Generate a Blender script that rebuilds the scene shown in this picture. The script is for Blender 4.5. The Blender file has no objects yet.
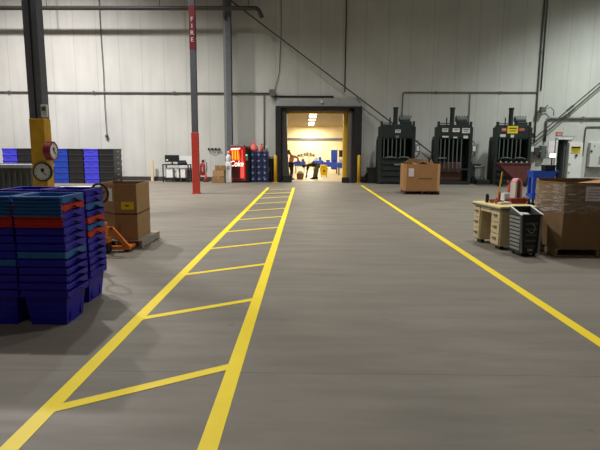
import bpy, bmesh, math, random
from mathutils import Vector, Matrix, Euler
random.seed(7)
PI = math.pi
scene = bpy.context.scene
COL = scene.collection
ORD = ['topmost', 'second from top', 'third from top', 'fourth from top', 'fifth from top', 'sixth from top', 'seventh from top',
       'eighth from top', 'ninth from top', 'tenth from top', 'eleventh from top', 'twelfth from top', 'thirteenth from top', 'fourteenth from top']
NTH = ['first', 'second', 'third', 'fourth', 'fifth', 'sixth', 'seventh', 'eighth', 'ninth', 'tenth', 'eleventh', 'twelfth']

# ------------------------------------------------------------------ camera
FPX, EYE = 510.0, 1.55
pitch, yaw, roll = math.atan(76/FPX), math.atan(6/FPX), 0.006
cam_m = Matrix.Rotation(yaw, 4, 'Z') @ Matrix.Rotation(PI/2-pitch, 4, 'X') @ Matrix.Rotation(roll, 4, 'Z')
cam_m.translation = (0, 0, EYE)
cd = bpy.data.cameras.new('camera'); cam = bpy.data.objects.new('camera', cd); COL.objects.link(cam)
cam.matrix_world = cam_m
cd.sensor_fit = 'HORIZONTAL'; cd.sensor_width = 36; cd.lens = 36*FPX/600
cd.clip_start = .05; cd.clip_end = 200
scene.camera = cam
R3 = cam_m.to_3x3()
def at(px, py, Y):                       # the point of the photo's ray at distance Y down the hall
    d = R3 @ Vector(((px-300)/FPX, -(py-225)/FPX, -1)); t = Y/d.y
    return Vector((0, 0, EYE)) + d*t

# ------------------------------------------------------------------ materials
def lin(c):
    return tuple(((v/255)/12.92 if v/255 <= .04045 else ((v/255+.055)/1.055)**2.4) for v in c)
def mat(name, rgb, rough=.6, metal=0.0, var=.12, scale=6.0, bump=0.0, emit=None, estr=0.0, alpha=1.0, spec=.5, stretch=(1, 1, 1)):
    m = bpy.data.materials.new(name); m.use_nodes = True
    nt = m.node_tree; b = nt.nodes['Principled BSDF']
    tc = nt.nodes.new('ShaderNodeTexCoord'); mp = nt.nodes.new('ShaderNodeMapping'); mp.inputs['Scale'].default_value = stretch
    nt.links.new(tc.outputs['Object'], mp.inputs['Vector'])
    nz = nt.nodes.new('ShaderNodeTexNoise'); nz.inputs['Scale'].default_value = scale; nz.inputs['Detail'].default_value = 4
    nt.links.new(mp.outputs[0], nz.inputs['Vector'])
    mr = nt.nodes.new('ShaderNodeMapRange'); mr.inputs['From Min'].default_value = .25; mr.inputs['From Max'].default_value = .75
    mr.inputs['To Min'].default_value = 1-var; mr.inputs['To Max'].default_value = 1+var
    nt.links.new(nz.outputs[0], mr.inputs['Value'])
    hs = nt.nodes.new('ShaderNodeHueSaturation'); hs.inputs['Color'].default_value = (*lin(rgb), 1)
    nt.links.new(mr.outputs[0], hs.inputs['Value']); nt.links.new(hs.outputs[0], b.inputs['Base Color'])
    b.inputs['Roughness'].default_value = rough; b.inputs['Metallic'].default_value = metal; b.inputs['Specular IOR Level'].default_value = spec
    if bump:
        bp = nt.nodes.new('ShaderNodeBump'); bp.inputs['Strength'].default_value = bump; bp.inputs['Distance'].default_value = .02
        nt.links.new(nz.outputs[0], bp.inputs['Height']); nt.links.new(bp.outputs[0], b.inputs['Normal'])
    if emit: b.inputs['Emission Color'].default_value = (*lin(emit), 1); b.inputs['Emission Strength'].default_value = estr
    if alpha < 1: b.inputs['Alpha'].default_value = alpha
    return m
M = {}
def mk(k, *a, **kw): M[k] = mat(k, *a, **kw); return M[k]
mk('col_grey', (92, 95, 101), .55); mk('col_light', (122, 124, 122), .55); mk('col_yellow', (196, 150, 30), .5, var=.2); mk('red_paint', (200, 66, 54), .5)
mk('fire_red', (120, 22, 38), .5); mk('white', (225, 225, 222), .5, var=.04); mk('sign_white', (205, 205, 200), .5, var=.04)
mk('crate_blue', (36, 26, 168), .5, scale=14, spec=.25); mk('crate_teal', (42, 100, 168), .5, scale=14, spec=.25); mk('crate_red', (190, 44, 36), .5, scale=14, spec=.25)
mk('tote_black', (36, 36, 38), .4); mk('tote_blue', (36, 70, 176), .4); mk('tote_violet', (72, 72, 214), .4); mk('tote_edge', (150, 150, 156), .4)
mk('card', (176, 130, 82), .8, var=.08, scale=9, stretch=(1, 1, .3)); mk('card_dark', (138, 108, 72), .8, var=.1, scale=9, stretch=(1, 1, .3)); mk('card_grey', (158, 124, 84), .8, var=.1, scale=9)
mk('card_in', (120, 88, 54), .85); mk('wood', (150, 124, 92), .8, var=.25, scale=8, stretch=(1, 6, 6)); mk('wood_grey', (156, 147, 134), .8, var=.25, scale=8, stretch=(6, 1, 6))
mk('orange', (214, 122, 48), .45); mk('rubber', (20, 20, 21), .55); mk('black', (24, 25, 26), .5); mk('steel', (150, 152, 154), .35, .8); mk('galv', (148, 150, 148), .45, .3)
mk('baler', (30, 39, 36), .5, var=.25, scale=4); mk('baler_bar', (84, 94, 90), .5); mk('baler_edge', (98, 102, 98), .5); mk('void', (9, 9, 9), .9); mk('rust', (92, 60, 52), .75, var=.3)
mk('baler_grey', (120, 126, 122), .5); mk('sign_yellow', (226, 202, 30), .5, var=.05); mk('ink', (30, 28, 26), .6); mk('ink_red', (176, 90, 84), .6)
mk('pipe', (96, 98, 96), .5); mk('pipe_dark', (60, 56, 52), .5); mk('rod', (64, 62, 58), .5); mk('seal', (20, 20, 21), .75, bump=.3, scale=3); mk('header', (160, 161, 156), .6)
mk('curtain', (70, 68, 64), .6, bump=.2, scale=3); mk('post_yellow', (214, 170, 32), .5); mk('jamb', (104, 92, 80), .6)
mk('line', (255, 226, 14), .5, var=.04, scale=5, bump=.05); mk('cream', (212, 196, 160), .55); mk('desk', (206, 190, 152), .5, var=.07); mk('desk_top', (228, 214, 150), .4, var=.06)
mk('handle', (120, 100, 62), .4, .5); mk('red_box', (134, 22, 24), .5); mk('dark_blue', (24, 28, 62), .5); mk('pink', (224, 150, 160), .5); mk('cooler_blue', (34, 84, 200), .4)
mk('grey_rib', (74, 80, 78), .55); mk('hopper', (96, 46, 42), .65, var=.2); mk('rim_red', (110, 28, 36), .4); mk('dial', (206, 206, 208), .4, var=.03)
mk('vend_red', (178, 16, 14), .3, emit=(214, 22, 12), estr=.16); mk('vend_orange', (236, 96, 20), .3, emit=(255, 96, 16), estr=.35); mk('vend_yellow', (250, 190, 60), .3, emit=(255, 190, 60), estr=.45)
mk('vend_white', (245, 245, 240), .3, emit=(255, 250, 240), estr=1.0); mk('vend_coral', (236, 92, 78), .3, emit=(240, 90, 76), estr=.25); mk('vend_body', (26, 18, 20), .35); mk('vend_dark', (64, 8, 10), .3)
mk('green_led', (80, 230, 140), .3, emit=(80, 240, 150), estr=1.5)
mk('jug', (44, 54, 104), .3); mk('jug_cap', (200, 190, 205), .4); mk('rack', (70, 78, 104), .5)
mk('coral', (226, 96, 84), .6); mk('skin', (150, 104, 80), .6); mk('hair', (22, 18, 16), .7); mk('pink_cloth', (226, 150, 138), .8); mk('black_cloth', (24, 25, 28), .85); mk('grey_cloth', (104, 100, 92), .85); mk('shoe', (26, 24, 22), .7)
mk('tub', (150, 112, 74), .6); mk('bucket', (238, 204, 20), .4); mk('table_blue', (50, 84, 206), .5); mk('door_grey', (150, 150, 146), .5); mk('poster', (236, 224, 228), .6)
mk('screen', (240, 244, 255), .3, emit=(240, 244, 255), estr=2.0)
mk('lamp', (255, 250, 235), .4, emit=(255, 238, 205), estr=9.0)

def wall_mat(name, rgb, seams=True):
    m = mat(name, rgb, .62, var=.09, scale=.5)
    nt = m.node_tree; b = nt.nodes['Principled BSDF']; src = b.inputs['Base Color'].links[0].from_socket
    tc = nt.nodes.new('ShaderNodeTexCoord'); sp = nt.nodes.new('ShaderNodeSeparateXYZ'); nt.links.new(tc.outputs['Object'], sp.inputs[0])
    def math_(op, a, b2=None):
        n = nt.nodes.new('ShaderNodeMath'); n.operation = op
        for i, v in enumerate((a, b2)):
            if v is None: continue
            if isinstance(v, (int, float)): n.inputs[i].default_value = v
            else: nt.links.new(v, n.inputs[i])
        return n.outputs[0]
    f = math_('FRACT', math_('DIVIDE', math_('ADD', sp.outputs[0], 100.28), 1.04))
    line = math_('LESS_THAN', f, .028)
    # vertical grime streaks and small chips
    mp = nt.nodes.new('ShaderNodeMapping'); mp.inputs['Scale'].default_value = (2.2, 1, .25); nt.links.new(tc.outputs['Object'], mp.inputs[0])
    nz = nt.nodes.new('ShaderNodeTexNoise'); nz.inputs['Scale'].default_value = 1.3; nz.inputs['Detail'].default_value = 6; nt.links.new(mp.outputs[0], nz.inputs[0])
    streak = nt.nodes.new('ShaderNodeMapRange'); streak.inputs[1].default_value = .35; streak.inputs[2].default_value = .72; streak.inputs[3].default_value = 1.02; streak.inputs[4].default_value = .92
    nt.links.new(nz.outputs[0], streak.inputs[0])
    fac = math_('MULTIPLY', streak.outputs[0], math_('SUBTRACT', 1.0, math_('MULTIPLY', line, .2 if seams else 0.0)))
    hs = nt.nodes.new('ShaderNodeHueSaturation'); nt.links.new(src, hs.inputs['Color']); nt.links.new(fac, hs.inputs['Value'])
    nt.links.new(hs.outputs[0], b.inputs['Base Color'])
    return m
M['wall'] = wall_mat('wall_panel', (196, 196, 190))
M['annex_wall'] = wall_mat('annex_plaster', (226, 210, 172), False)
M['ceil'] = mat('ceiling_deck', (120, 118, 112), .7)
M['annex_ceil'] = mat('annex_ceiling', (138, 126, 108), .7)

def floor_mat():
    m = mat('concrete', (121, 114, 103), .42, var=.1, scale=.9)
    nt = m.node_tree; b = nt.nodes['Principled BSDF']; src = b.inputs['Base Color'].links[0].from_socket
    tc = nt.nodes.new('ShaderNodeTexCoord')
    mp = nt.nodes.new('ShaderNodeMapping'); mp.inputs['Scale'].default_value = (.5, 2.6, 1); mp.inputs['Rotation'].default_value = (0, 0, .12); nt.links.new(tc.outputs['Object'], mp.inputs[0])
    n1 = nt.nodes.new('ShaderNodeTexNoise'); n1.inputs['Scale'].default_value = 1.6; n1.inputs['Detail'].default_value = 8; n1.inputs['Roughness'].default_value = .62; nt.links.new(mp.outputs[0], n1.inputs[0])
    r1 = nt.nodes.new('ShaderNodeMapRange'); r1.inputs[1].default_value = .3; r1.inputs[2].default_value = .7; r1.inputs[3].default_value = .86; r1.inputs[4].default_value = 1.12; nt.links.new(n1.outputs[0], r1.inputs[0])
    n2 = nt.nodes.new('ShaderNodeTexNoise'); n2.inputs['Scale'].default_value = 5.0; n2.inputs['Detail'].default_value = 3
    mp2 = nt.nodes.new('ShaderNodeMapping'); mp2.inputs['Scale'].default_value = (.7, 1.4, 1); nt.links.new(tc.outputs['Object'], mp2.inputs[0]); nt.links.new(mp2.outputs[0], n2.inputs[0])
    r2 = nt.nodes.new('ShaderNodeMapRange'); r2.inputs[1].default_value = .70; r2.inputs[2].default_value = .76; r2.inputs[3].default_value = 1.0; r2.inputs[4].default_value = .68; nt.links.new(n2.outputs[0], r2.inputs[0])
    sp = nt.nodes.new('ShaderNodeSeparateXYZ'); nt.links.new(tc.outputs['Object'], sp.inputs[0])
    def math_(op, a, c):
        n = nt.nodes.new('ShaderNodeMath'); n.operation = op
        for i, v in enumerate((a, c)):
            if isinstance(v, (int, float)): n.inputs[i].default_value = v
            else: nt.links.new(v, n.inputs[i])
        return n.outputs[0]
    # saw cut joints in the slab, every 6.1 m
    f = math_('FRACT', math_('DIVIDE', math_('ADD', sp.outputs[1], 6.1*4-3.37), 6.1), 0); j1 = math_('LESS_THAN', f, .0016)
    n3 = nt.nodes.new('ShaderNodeTexNoise'); n3.inputs['Scale'].default_value = 3; nt.links.new(tc.outputs['Object'], n3.inputs[0])
    j = math_('MULTIPLY', j1, math_('MULTIPLY', n3.outputs[0], .75))
    v = math_('MULTIPLY', math_('MULTIPLY', r1.outputs[0], r2.outputs[0]), math_('SUBTRACT', 1.0, j))
    hs = nt.nodes.new('ShaderNodeHueSaturation'); nt.links.new(src, hs.inputs['Color']); nt.links.new(v, hs.inputs['Value']); nt.links.new(hs.outputs[0], b.inputs['Base Color'])
    rr = nt.nodes.new('ShaderNodeMapRange'); rr.inputs[1].default_value = .3; rr.inputs[2].default_value = .7; rr.inputs[3].default_value = .66; rr.inputs[4].default_value = .5; nt.links.new(n1.outputs[0], rr.inputs[0]); nt.links.new(rr.outputs[0], b.inputs['Roughness'])
    return m
M['floor'] = floor_mat()

def wrap_mat():
    m = bpy.data.materials.new('stretch_wrap'); m.use_nodes = True; nt = m.node_tree; b = nt.nodes['Principled BSDF']
    b.inputs['Base Color'].default_value = (.75, .7, .64, 1); b.inputs['Roughness'].default_value = .22; b.inputs['Specular IOR Level'].default_value = .9
    tc = nt.nodes.new('ShaderNodeTexCoord'); mp = nt.nodes.new('ShaderNodeMapping'); mp.inputs['Scale'].default_value = (2.2, 2.2, 11); nt.links.new(tc.outputs['Object'], mp.inputs[0])
    n = nt.nodes.new('ShaderNodeTexNoise'); n.inputs['Scale'].default_value = 2.2; n.inputs['Detail'].default_value = 3; n.inputs['Distortion'].default_value = 1.2; nt.links.new(mp.outputs[0], n.inputs[0])
    bp = nt.nodes.new('ShaderNodeBump'); bp.inputs['Strength'].default_value = 1; bp.inputs['Distance'].default_value = .06; nt.links.new(n.outputs[0], bp.inputs['Height']); nt.links.new(bp.outputs[0], b.inputs['Normal'])
    r = nt.nodes.new('ShaderNodeMapRange'); r.inputs[1].default_value = .45; r.inputs[2].default_value = .75; r.inputs[3].default_value = .1; r.inputs[4].default_value = .75; nt.links.new(n.outputs[0], r.inputs[0]); nt.links.new(r.outputs[0], b.inputs['Alpha'])
    return m
M['wrap'] = wrap_mat()

# ------------------------------------------------------------------ mesh helpers
class MB:
    def __init__(s): s.bm = bmesh.new()
    def bx(s, x0, x1, y0, y1, z0, z1, rot=None, piv=None):
        vs = [s.bm.verts.new((x, y, z)) for z in (z0, z1) for y in (y0, y1) for x in (x0, x1)]
        for f in ((0, 2, 3, 1), (4, 5, 7, 6), (0, 1, 5, 4), (2, 6, 7, 3), (0, 4, 6, 2), (1, 3, 7, 5)): s.bm.faces.new([vs[i] for i in f])
        if rot is not None:
            p = Vector(piv) if piv else Vector(((x0+x1)/2, (y0+y1)/2, (z0+z1)/2)); r = Euler(rot).to_matrix()
            for v in vs: v.co = r @ (v.co-p)+p
        return s
    def tube(s, p, q, r, n=10, r2=None):
        p, q = Vector(p), Vector(q); d = (q-p).normalized(); a = d.orthogonal().normalized(); b = d.cross(a); r2 = r if r2 is None else r2
        A = [s.bm.verts.new(p+(a*math.cos(2*PI*i/n)+b*math.sin(2*PI*i/n))*r) for i in range(n)]
        B = [s.bm.verts.new(q+(a*math.cos(2*PI*i/n)+b*math.sin(2*PI*i/n))*r2) for i in range(n)]
        for i in range(n): s.bm.faces.new((A[i], A[(i+1) % n], B[(i+1) % n], B[i]))
        s.bm.faces.new(A[::-1]); s.bm.faces.new(B); return s
    def path(s, pts, r, n=8):
        pts = [Vector(p) for p in pts]; rings = []; prev = None
        for i, p in enumerate(pts):
            d = ((pts[min(i+1, len(pts)-1)]-pts[max(i-1, 0)])).normalized()
            a = d.orthogonal().normalized() if prev is None else (prev-d*prev.dot(d)).normalized()
            prev = a; b = d.cross(a)
            rings.append([s.bm.verts.new(p+(a*math.cos(2*PI*k/n)+b*math.sin(2*PI*k/n))*r) for k in range(n)])
        for A, B in zip(rings, rings[1:]):
            for k in range(n): s.bm.faces.new((A[k], A[(k+1) % n], B[(k+1) % n], B[k]))
        s.bm.faces.new(rings[0][::-1]); s.bm.faces.new(rings[-1]); return s
    def lathe(s, prof, c=(0, 0, 0), axis=(0, 0, 1), n=24):
        ax = Vector(axis).normalized(); a = ax.orthogonal().normalized(); b = ax.cross(a); c = Vector(c); rings = []
        for r, h in prof: rings.append([s.bm.verts.new(c+ax*h+(a*math.cos(2*PI*k/n)+b*math.sin(2*PI*k/n))*max(r, 1e-4)) for k in range(n)])
        for A, B in zip(rings, rings[1:]):
            for k in range(n): s.bm.faces.new((A[k], A[(k+1) % n], B[(k+1) % n], B[k]))
        s.bm.faces.new(rings[0][::-1]); s.bm.faces.new(rings[-1]); return s
    def prism(s, poly, ext, o=(0, 0, 0), u=(1, 0, 0), v=(0, 0, 1)):          # polygon in plane (u,v) at o, pushed along ext
        o, u, v, e = Vector(o), Vector(u), Vector(v), Vector(ext)
        A = [s.bm.verts.new(o+u*p[0]+v*p[1]) for p in poly]; B = [s.bm.verts.new(x.co+e) for x in A]; n = len(A)
        s.bm.faces.new(A); s.bm.faces.new(B[::-1])
        for i in range(n): s.bm.faces.new((A[i], B[i], B[(i+1) % n], A[(i+1) % n]))
        return s
    def shell(s, poly0, z0, poly1, z1, t, bottom=True):                      # open-topped tapered container of wall t
        n = len(poly0)
        def ins(poly, t):
            cx = sum(p[0] for p in poly)/n; cy = sum(p[1] for p in poly)/n
            hx = max(p[0] for p in poly)-cx; hy = max(p[1] for p in poly)-cy
            return [(cx+(p[0]-cx)*(1-t/hx), cy+(p[1]-cy)*(1-t/hy)) for p in poly]
        O0 = [s.bm.verts.new((x, y, z0)) for x, y in poly0]; O1 = [s.bm.verts.new((x, y, z1)) for x, y in poly1]
        I1 = [s.bm.verts.new((x, y, z1)) for x, y in ins(poly1, t)]; I0 = [s.bm.verts.new((x, y, z0+t)) for x, y in ins(poly0, t)]
        for a, b in ((O0, O1), (O1, I1), (I1, I0)):
            for i in range(n): s.bm.faces.new((a[i], a[(i+1) % n], b[(i+1) % n], b[i]))
        s.bm.faces.new(O0[::-1]); s.bm.faces.new(I0); return s
    def build(s, name, m, parent=None, bevel=0, smooth=False, loc=None):
        bmesh.ops.recalc_face_normals(s.bm, faces=s.bm.faces)
        me = bpy.data.meshes.new(name); s.bm.to_mesh(me); s.bm.free()
        o = bpy.data.objects.new(name, me); COL.objects.link(o); me.materials.append(M[m] if isinstance(m, str) else m)
        if parent: o.parent = parent
        if loc: o.location = loc
        if smooth:
            for p in me.polygons: p.use_smooth = True
        if bevel:
            b = o.modifiers.new('bevel', 'BEVEL'); b.width = bevel; b.segments = 2; b.limit_method = 'ANGLE'
        return o
def tag(o, label, cat, group=None):
    o['label'] = label; o['category'] = cat
    if group: o['group'] = group
    return o
def thing(name, label, cat, loc=(0, 0, 0), rz=0, group=None):
    o = bpy.data.objects.new(name, None); COL.objects.link(o); o.location = loc; o.rotation_euler = (0, 0, rz); o.empty_display_size = .1
    return tag(o, label, cat, group)
def struct(name, mb, m): o = mb.build(name, m); o['kind'] = 'structure'; return o
def dup(root, loc=None, rz=None, label=None, group=None):
    def cp(o, par):
        c = o.copy(); COL.objects.link(c)
        if par: c.parent = par
        for ch in [x for x in bpy.data.objects if x.parent == o]: cp(ch, c)
        return c
    kids = list(root.children); c = root.copy(); COL.objects.link(c)
    for k in kids:
        kk = k.copy(); COL.objects.link(kk); kk.parent = c
        for g in list(k.children): gg = g.copy(); COL.objects.link(gg); gg.parent = kk
    if loc is not None: c.location = loc
    if rz is not None: c.rotation_euler = (0, 0, rz)
    if label: c['label'] = label
    if group: c['group'] = group
    return c
def text(name, body, m, parent, loc, size, ext=.004, rot=(PI/2, 0, 0), sx=1, shear=0, align='CENTER'):
    cu = bpy.data.curves.new(name, 'FONT'); cu.body = body; cu.size = size; cu.extrude = ext; cu.align_x = align; cu.align_y = 'CENTER'; cu.shear = shear; cu.offset = size*.012
    t = bpy.data.objects.new(name+'_src', cu); COL.objects.link(t)
    me = bpy.data.meshes.new_from_object(t.evaluated_get(bpy.context.evaluated_depsgraph_get())); bpy.data.objects.remove(t); bpy.data.curves.remove(cu)
    o = bpy.data.objects.new(name, me); COL.objects.link(o); me.materials.clear(); me.materials.append(M[m])
    o.parent = parent; o.location = loc; o.rotation_euler = rot; o.scale = (sx, 1, 1)
    return o
def rect(w, d): return [(-w/2, -d/2), (w/2, -d/2), (w/2, d/2), (-w/2, d/2)]

# ------------------------------------------------------------------ the setting
WY = 24.5; CEIL = 12.8; WT = .42
XL, XR, YB = -22.0, 19.0, -14.0
struct('floor', MB().bx(XL, XR, YB, WY+WT, -.2, 0), 'floor')
struct('ceiling', MB().bx(XL, XR, YB, WY+WT, CEIL, CEIL+.2), 'ceil')
DX0, DX1, DZ = -.93, 1.92, 3.26          # dock door opening
EX0, EX1, EZ = 11.82, 12.34, 2.06        # small doorway on the right
w = MB()
w.bx(XL, DX0, WY, WY+WT, 0, CEIL); w.bx(DX0, DX1, WY, WY+WT, DZ, CEIL); w.bx(DX1, EX0, WY, WY+WT, 0, CEIL)
w.bx(EX0, EX1, WY, WY+WT, EZ, CEIL); w.bx(EX1, XR, WY, WY+WT, 0, CEIL)
struct('wall_back', w, 'wall')
struct('wall_left', MB().bx(XL-.3, XL, YB, WY+WT, 0, CEIL), 'wall'); struct('wall_right', MB().bx(XR, XR+.3, YB, WY+WT, 0, CEIL), 'wall')
struct('wall_front', MB().bx(XL, XR, YB-.3, YB, 0, CEIL), 'wall')
struct('baseboard_back', MB().bx(XL, -3.55, WY-.05, WY, 0, .2), 'pipe_dark')
# annex behind the dock door
AY = 46.0; AZ = 3.62
M['annex_floor'] = mat('annex_floor_paint', (206, 186, 142), .5, var=.06)
struct('floor_annex', MB().bx(-9, 9.5, WY+WT, AY, -.2, 0), 'annex_floor')
struct('ceiling_annex', MB().bx(-9, 9.5, WY+WT, AY, AZ, AZ+.2), 'annex_ceil')
struct('wall_annex_back', MB().bx(-9, 9.5, AY, AY+.3, 0, AZ), 'annex_wall')
struct('wall_annex_left', MB().bx(-9.3, -9, WY+WT, AY, 0, AZ), 'annex_wall'); struct('wall_annex_right', MB().bx(9.5, 9.8, WY+WT, AY, 0, AZ), 'annex_wall')
struct('trim_1', MB().bx(-9, 9.5, AY-.12, AY, 2.33, 2.52), 'col_grey')
struct('wall_closet_back', MB().bx(11.2, 13.2, WY+2.2, WY+2.3, 0, 2.6), 'door_grey'); struct('wall_closet_left', MB().bx(11.1, 11.2, WY+WT, WY+2.3, 0, 2.6), 'col_grey')
struct('wall_closet_right', MB().bx(13.2, 13.3, WY+WT, WY+2.3, 0, 2.6), 'col_grey'); struct('ceiling_closet', MB().bx(11.1, 13.3, WY+WT, WY+2.3, 2.6, 2.7), 'col_grey'); struct('floor_closet', MB().bx(11.1, 13.3, WY+WT, WY+2.3, -.1, 0), 'floor')

# ------------------------------------------------------------------ floor markings
LX1, LX2, LX3, LW, LT = -1.532, -.503, 2.405, .105, .003
def stripe(label, poly, group=None): return tag(MB().prism(poly, (0, 0, LT), (0, 0, 0), (1, 0, 0), (0, 1, 0)).build('floor_line', 'line'), label, 'floor marking', group)
def strip_rect(x, y0, y1): return [(x-LW/2, y0), (x+LW/2, y0), (x+LW/2, y1), (x-LW/2, y1)]
stripe('long yellow floor line on the left edge of the striped walkway', strip_rect(LX1, -2, 20.6))
stripe('long yellow floor line on the right edge of the striped walkway', strip_rect(LX2, -2, 20.6))
stripe('single long yellow floor line running past the desk to the right bollard', strip_rect(LX3, -2, 22.2))
for i in range(-2, 11):
    y0 = 2.87+1.65*i; y1 = y0+.60; h = .064
    a, b = LX1+LW/2, LX2-LW/2
    if i < 0: lab = 'yellow rung of the walkway in front of the camera, outside the photo'; continue
    lab = 'short slanted yellow rung, %s from the camera, between the walkway lines' % NTH[i]
    stripe(lab, [(a, y0-h), (b, y1-h), (b, y1+h*.6), (a, y0+h*.6)], 'rungs of the walkway')

# ------------------------------------------------------------------ columns and pipes on the hall's back wall
t = thing('steel_column', 'thick grey steel column with yellow lower half carrying two round dials', 'column', (-5.40, 10.45, 0))
MB().bx(-.14, .14, -.13, .13, 2.12, CEIL-.005).build('upper_shaft', 'col_grey', t, .01)
MB().bx(-.15, .15, -.14, .14, 0.02, 2.12).build('lower_shaft', 'col_yellow', t, .01)
MB().bx(-.26, .26, -.24, .24, 0, .025).build('base_plate', 'col_grey', t)
MB().bx(-.005, .015, -.145, -.132, 2.13, CEIL-.01).build('seam', 'black', t)
c = at(45, 111, 10.30)
t = thing('thermostat', 'small pale box high on the right side of the yellow and grey column', 'thermostat', (c.x, 10.31, c.z-.1))
MB().bx(-.06, .06, -.06, 0, -.02, .22).build('case', 'sign_white', t, .008); MB().bx(-.04, .04, -.065, -.06, .1, .18).build('display', 'grey_rib', t)
def dial(label, loc, rz, r, rim, depth):
    t = thing('wall_dial', label, 'dial', loc, rz)
    MB().lathe([(r*.9, 0), (r, -.01), (r, -depth), (r*.86, -depth-.008), (r*.86, -depth+.012)], (0, 0, 0), (0, 1, 0), 32).build('rim', rim, t, 0, False)
    MB().lathe([(r*.88, -depth+.012), (r*.88, -depth+.006)], (0, 0, 0), (0, 1, 0), 32).build('face', 'dial', t)
    yy = -depth+.004
    for k in range(12):
        a = 2*PI*k/12; s_, c_ = math.sin(a), math.cos(a)
        MB().tube((s_*r*.68, yy, c_*r*.68), (s_*r*.8, yy, c_*r*.8), r*.025, 6).build('tick_mark', 'ink', t)
    MB().lathe([(r*.2, yy), (r*.2, yy-.004)], (r*.02, 0, r*.18), (0, 1, 0), 16).build('centre_mark', 'ink', t)
    MB().tube((0, yy-.006, 0), (r*.42, yy-.006, -r*.34), r*.05, 6).build('pointer', 'ink', t)
    return t
c = at(41, 172, 10.2)
t = dial('round white dial with black rim on the front of the yellow column', (c.x, 10.31, c.z), 0, .195, 'rubber', .06)
c = at(50.5, 151, 10.3)
t = dial('round white dial with dark red rim on the right side of the yellow column', (-5.248, 10.36, c.z), PI/2, .19, 'rim_red', .14)

t = thing('steel_column', 'slim column painted red below and on a high band, dark grey between', 'column', (-3.80, 17.6, 0), 0)
for nm, m_, z0, z1, e in (('red_lower_shaft', 'red_paint', .02, 2.08, .016), ('grey_shaft', 'col_grey', 2.08, 4.78, 0), ('red_band', 'fire_red', 4.78, 6.18, .004), ('top_shaft', 'col_grey', 6.18, CEIL-.005, 0)):
    MB().bx(-.095-e, .095+e, -.1-e, .1+e, z0, z1).build(nm, m_, t, .008)
MB().bx(-.13, .13, -.14, .14, 0, .025).build('base_plate', 'red_paint', t)
for k, ch in enumerate('FIRE'): text('letter', ch, 'white', t, (0, -.109, 5.74-.215*k), .19, .004, sx=1.0)
# red hose reel / extinguisher box on its right side
t = thing('fire_extinguisher', 'dark red extinguisher hung on the right side of the red column', 'fire extinguisher', (-3.563, 17.62, .62))
MB().lathe([(.02, 0), (.085, .02), (.09, .36), (.05, .44), (.03, .46)], n=20).build('cylinder', 'red_paint', t, smooth=True)
MB().bx(-.03, .03, -.02, .02, .46, .52).bx(-.03, .10, -.012, .012, .52, .54).build('valve', 'black', t); MB().path([(.03, 0, .49), (.13, 0, .44), (.135, 0, .2), (.11, 0, .1)], .012).build('hose', 'rubber', t)
MB().bx(-.12, -.09, -.05, .05, .05, .4).build('bracket', 'sign_white', t)
MB().bx(-.02, .02, -.094, -.084, .14, .3).build('label_plate', 'sign_white', t)

t = thing('steel_column', 'tall pale grey steel column against the wall beside the vending machine', 'column', (-3.60, 23.91, 0))
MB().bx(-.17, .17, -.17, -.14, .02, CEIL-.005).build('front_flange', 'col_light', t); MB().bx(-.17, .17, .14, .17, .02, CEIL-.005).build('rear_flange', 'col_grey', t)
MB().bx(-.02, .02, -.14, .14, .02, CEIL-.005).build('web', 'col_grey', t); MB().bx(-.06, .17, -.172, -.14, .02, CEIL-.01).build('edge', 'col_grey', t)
MB().bx(-.22, .22, -.22, .22, 0, .025).build('base_plate', 'col_grey', t); MB().bx(-.1, .02, -.22, -.17, 7.2, 7.36).build('bracket', 'black', t)

def pipe(name, label, cat, pts, r, m='pipe', clips=()):
    o = thing(name, label, cat, pts[0])
    p0 = Vector(pts[0]); L = [Vector(p)-p0 for p in pts]
    # rounded elbows
    out = [L[0]]
    for a, b, c in zip(L, L[1:], L[2:]):
        k = min(3*r, (b-a).length*.4, (c-b).length*.4); d1 = (a-b).normalized()*k; d2 = (c-b).normalized()*k
        out += [b+d1*(1-s)**2+d2*s*s for s in (0, .25, .5, .75, 1)]
    out.append(L[-1]); MB().path(out, r, 10).build('tube', m, o, smooth=True)
    for q in clips:
        q = Vector(q)-p0
        MB().bx(q.x-.04, q.x+.04, q.y-r-.01, WY-p0.y-.002, q.z-r-.02, q.z+r+.02).build('clamp', m, o)
    return o
zp = 4.13
pipe('conduit', 'thin grey pipe running level along the bright wall at left, with a drop', 'pipe', [(-21, 24.455, zp), (-1.72, 24.455, zp-.02)], .035, 'pipe', [(-18, 24.455, zp), (-14, 24.455, zp), (-10, 24.455, zp), (-6.2, 24.455, zp), (-2.6, 24.455, zp)])
pipe('conduit', 'thin grey pipe dropping down the wall left of the dock door', 'pipe', [(-2.01, 24.465, zp-.07), (-2.01, 24.465, 1.5)], .03)
t = thing('junction_box', 'small dark junction box at the end of the level wall pipe', 'junction box', (-1.6, 24.3, zp-.12)); MB().bx(-.12, .1, -.08, .2, -.02, .24).build('case', 'pipe_dark', t, .01); MB().bx(-.14, .12, -.1, -.08, -.04, .26).build('cover', 'pipe', t)
# heavy sprinkler main high up, stands off the wall
a = at(0, 8.2, 23.5); b = at(258, 8.2, 23.5); c = at(262, 17, 23.5)
pipe('sprinkler_main', 'dark heavy pipe high along the wall, ending in an elbow above the dock door', 'pipe', [(-21, 23.5, a.z), (b.x, 23.5, b.z), (c.x, 23.5, c.z-.02)], .095, 'pipe_dark')
for i, x in enumerate((-16.5, -11.5, -6.5, -2.6)):
    tag(MB().tube((x, 23.5, a.z+.096), (x, 23.5, CEIL), .015).build('pipe_hanger', 'pipe_dark'), 'thin hanger rod holding the dark high pipe, %s from the left' % NTH[i], 'hanger', 'hangers of the high pipe')
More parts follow.
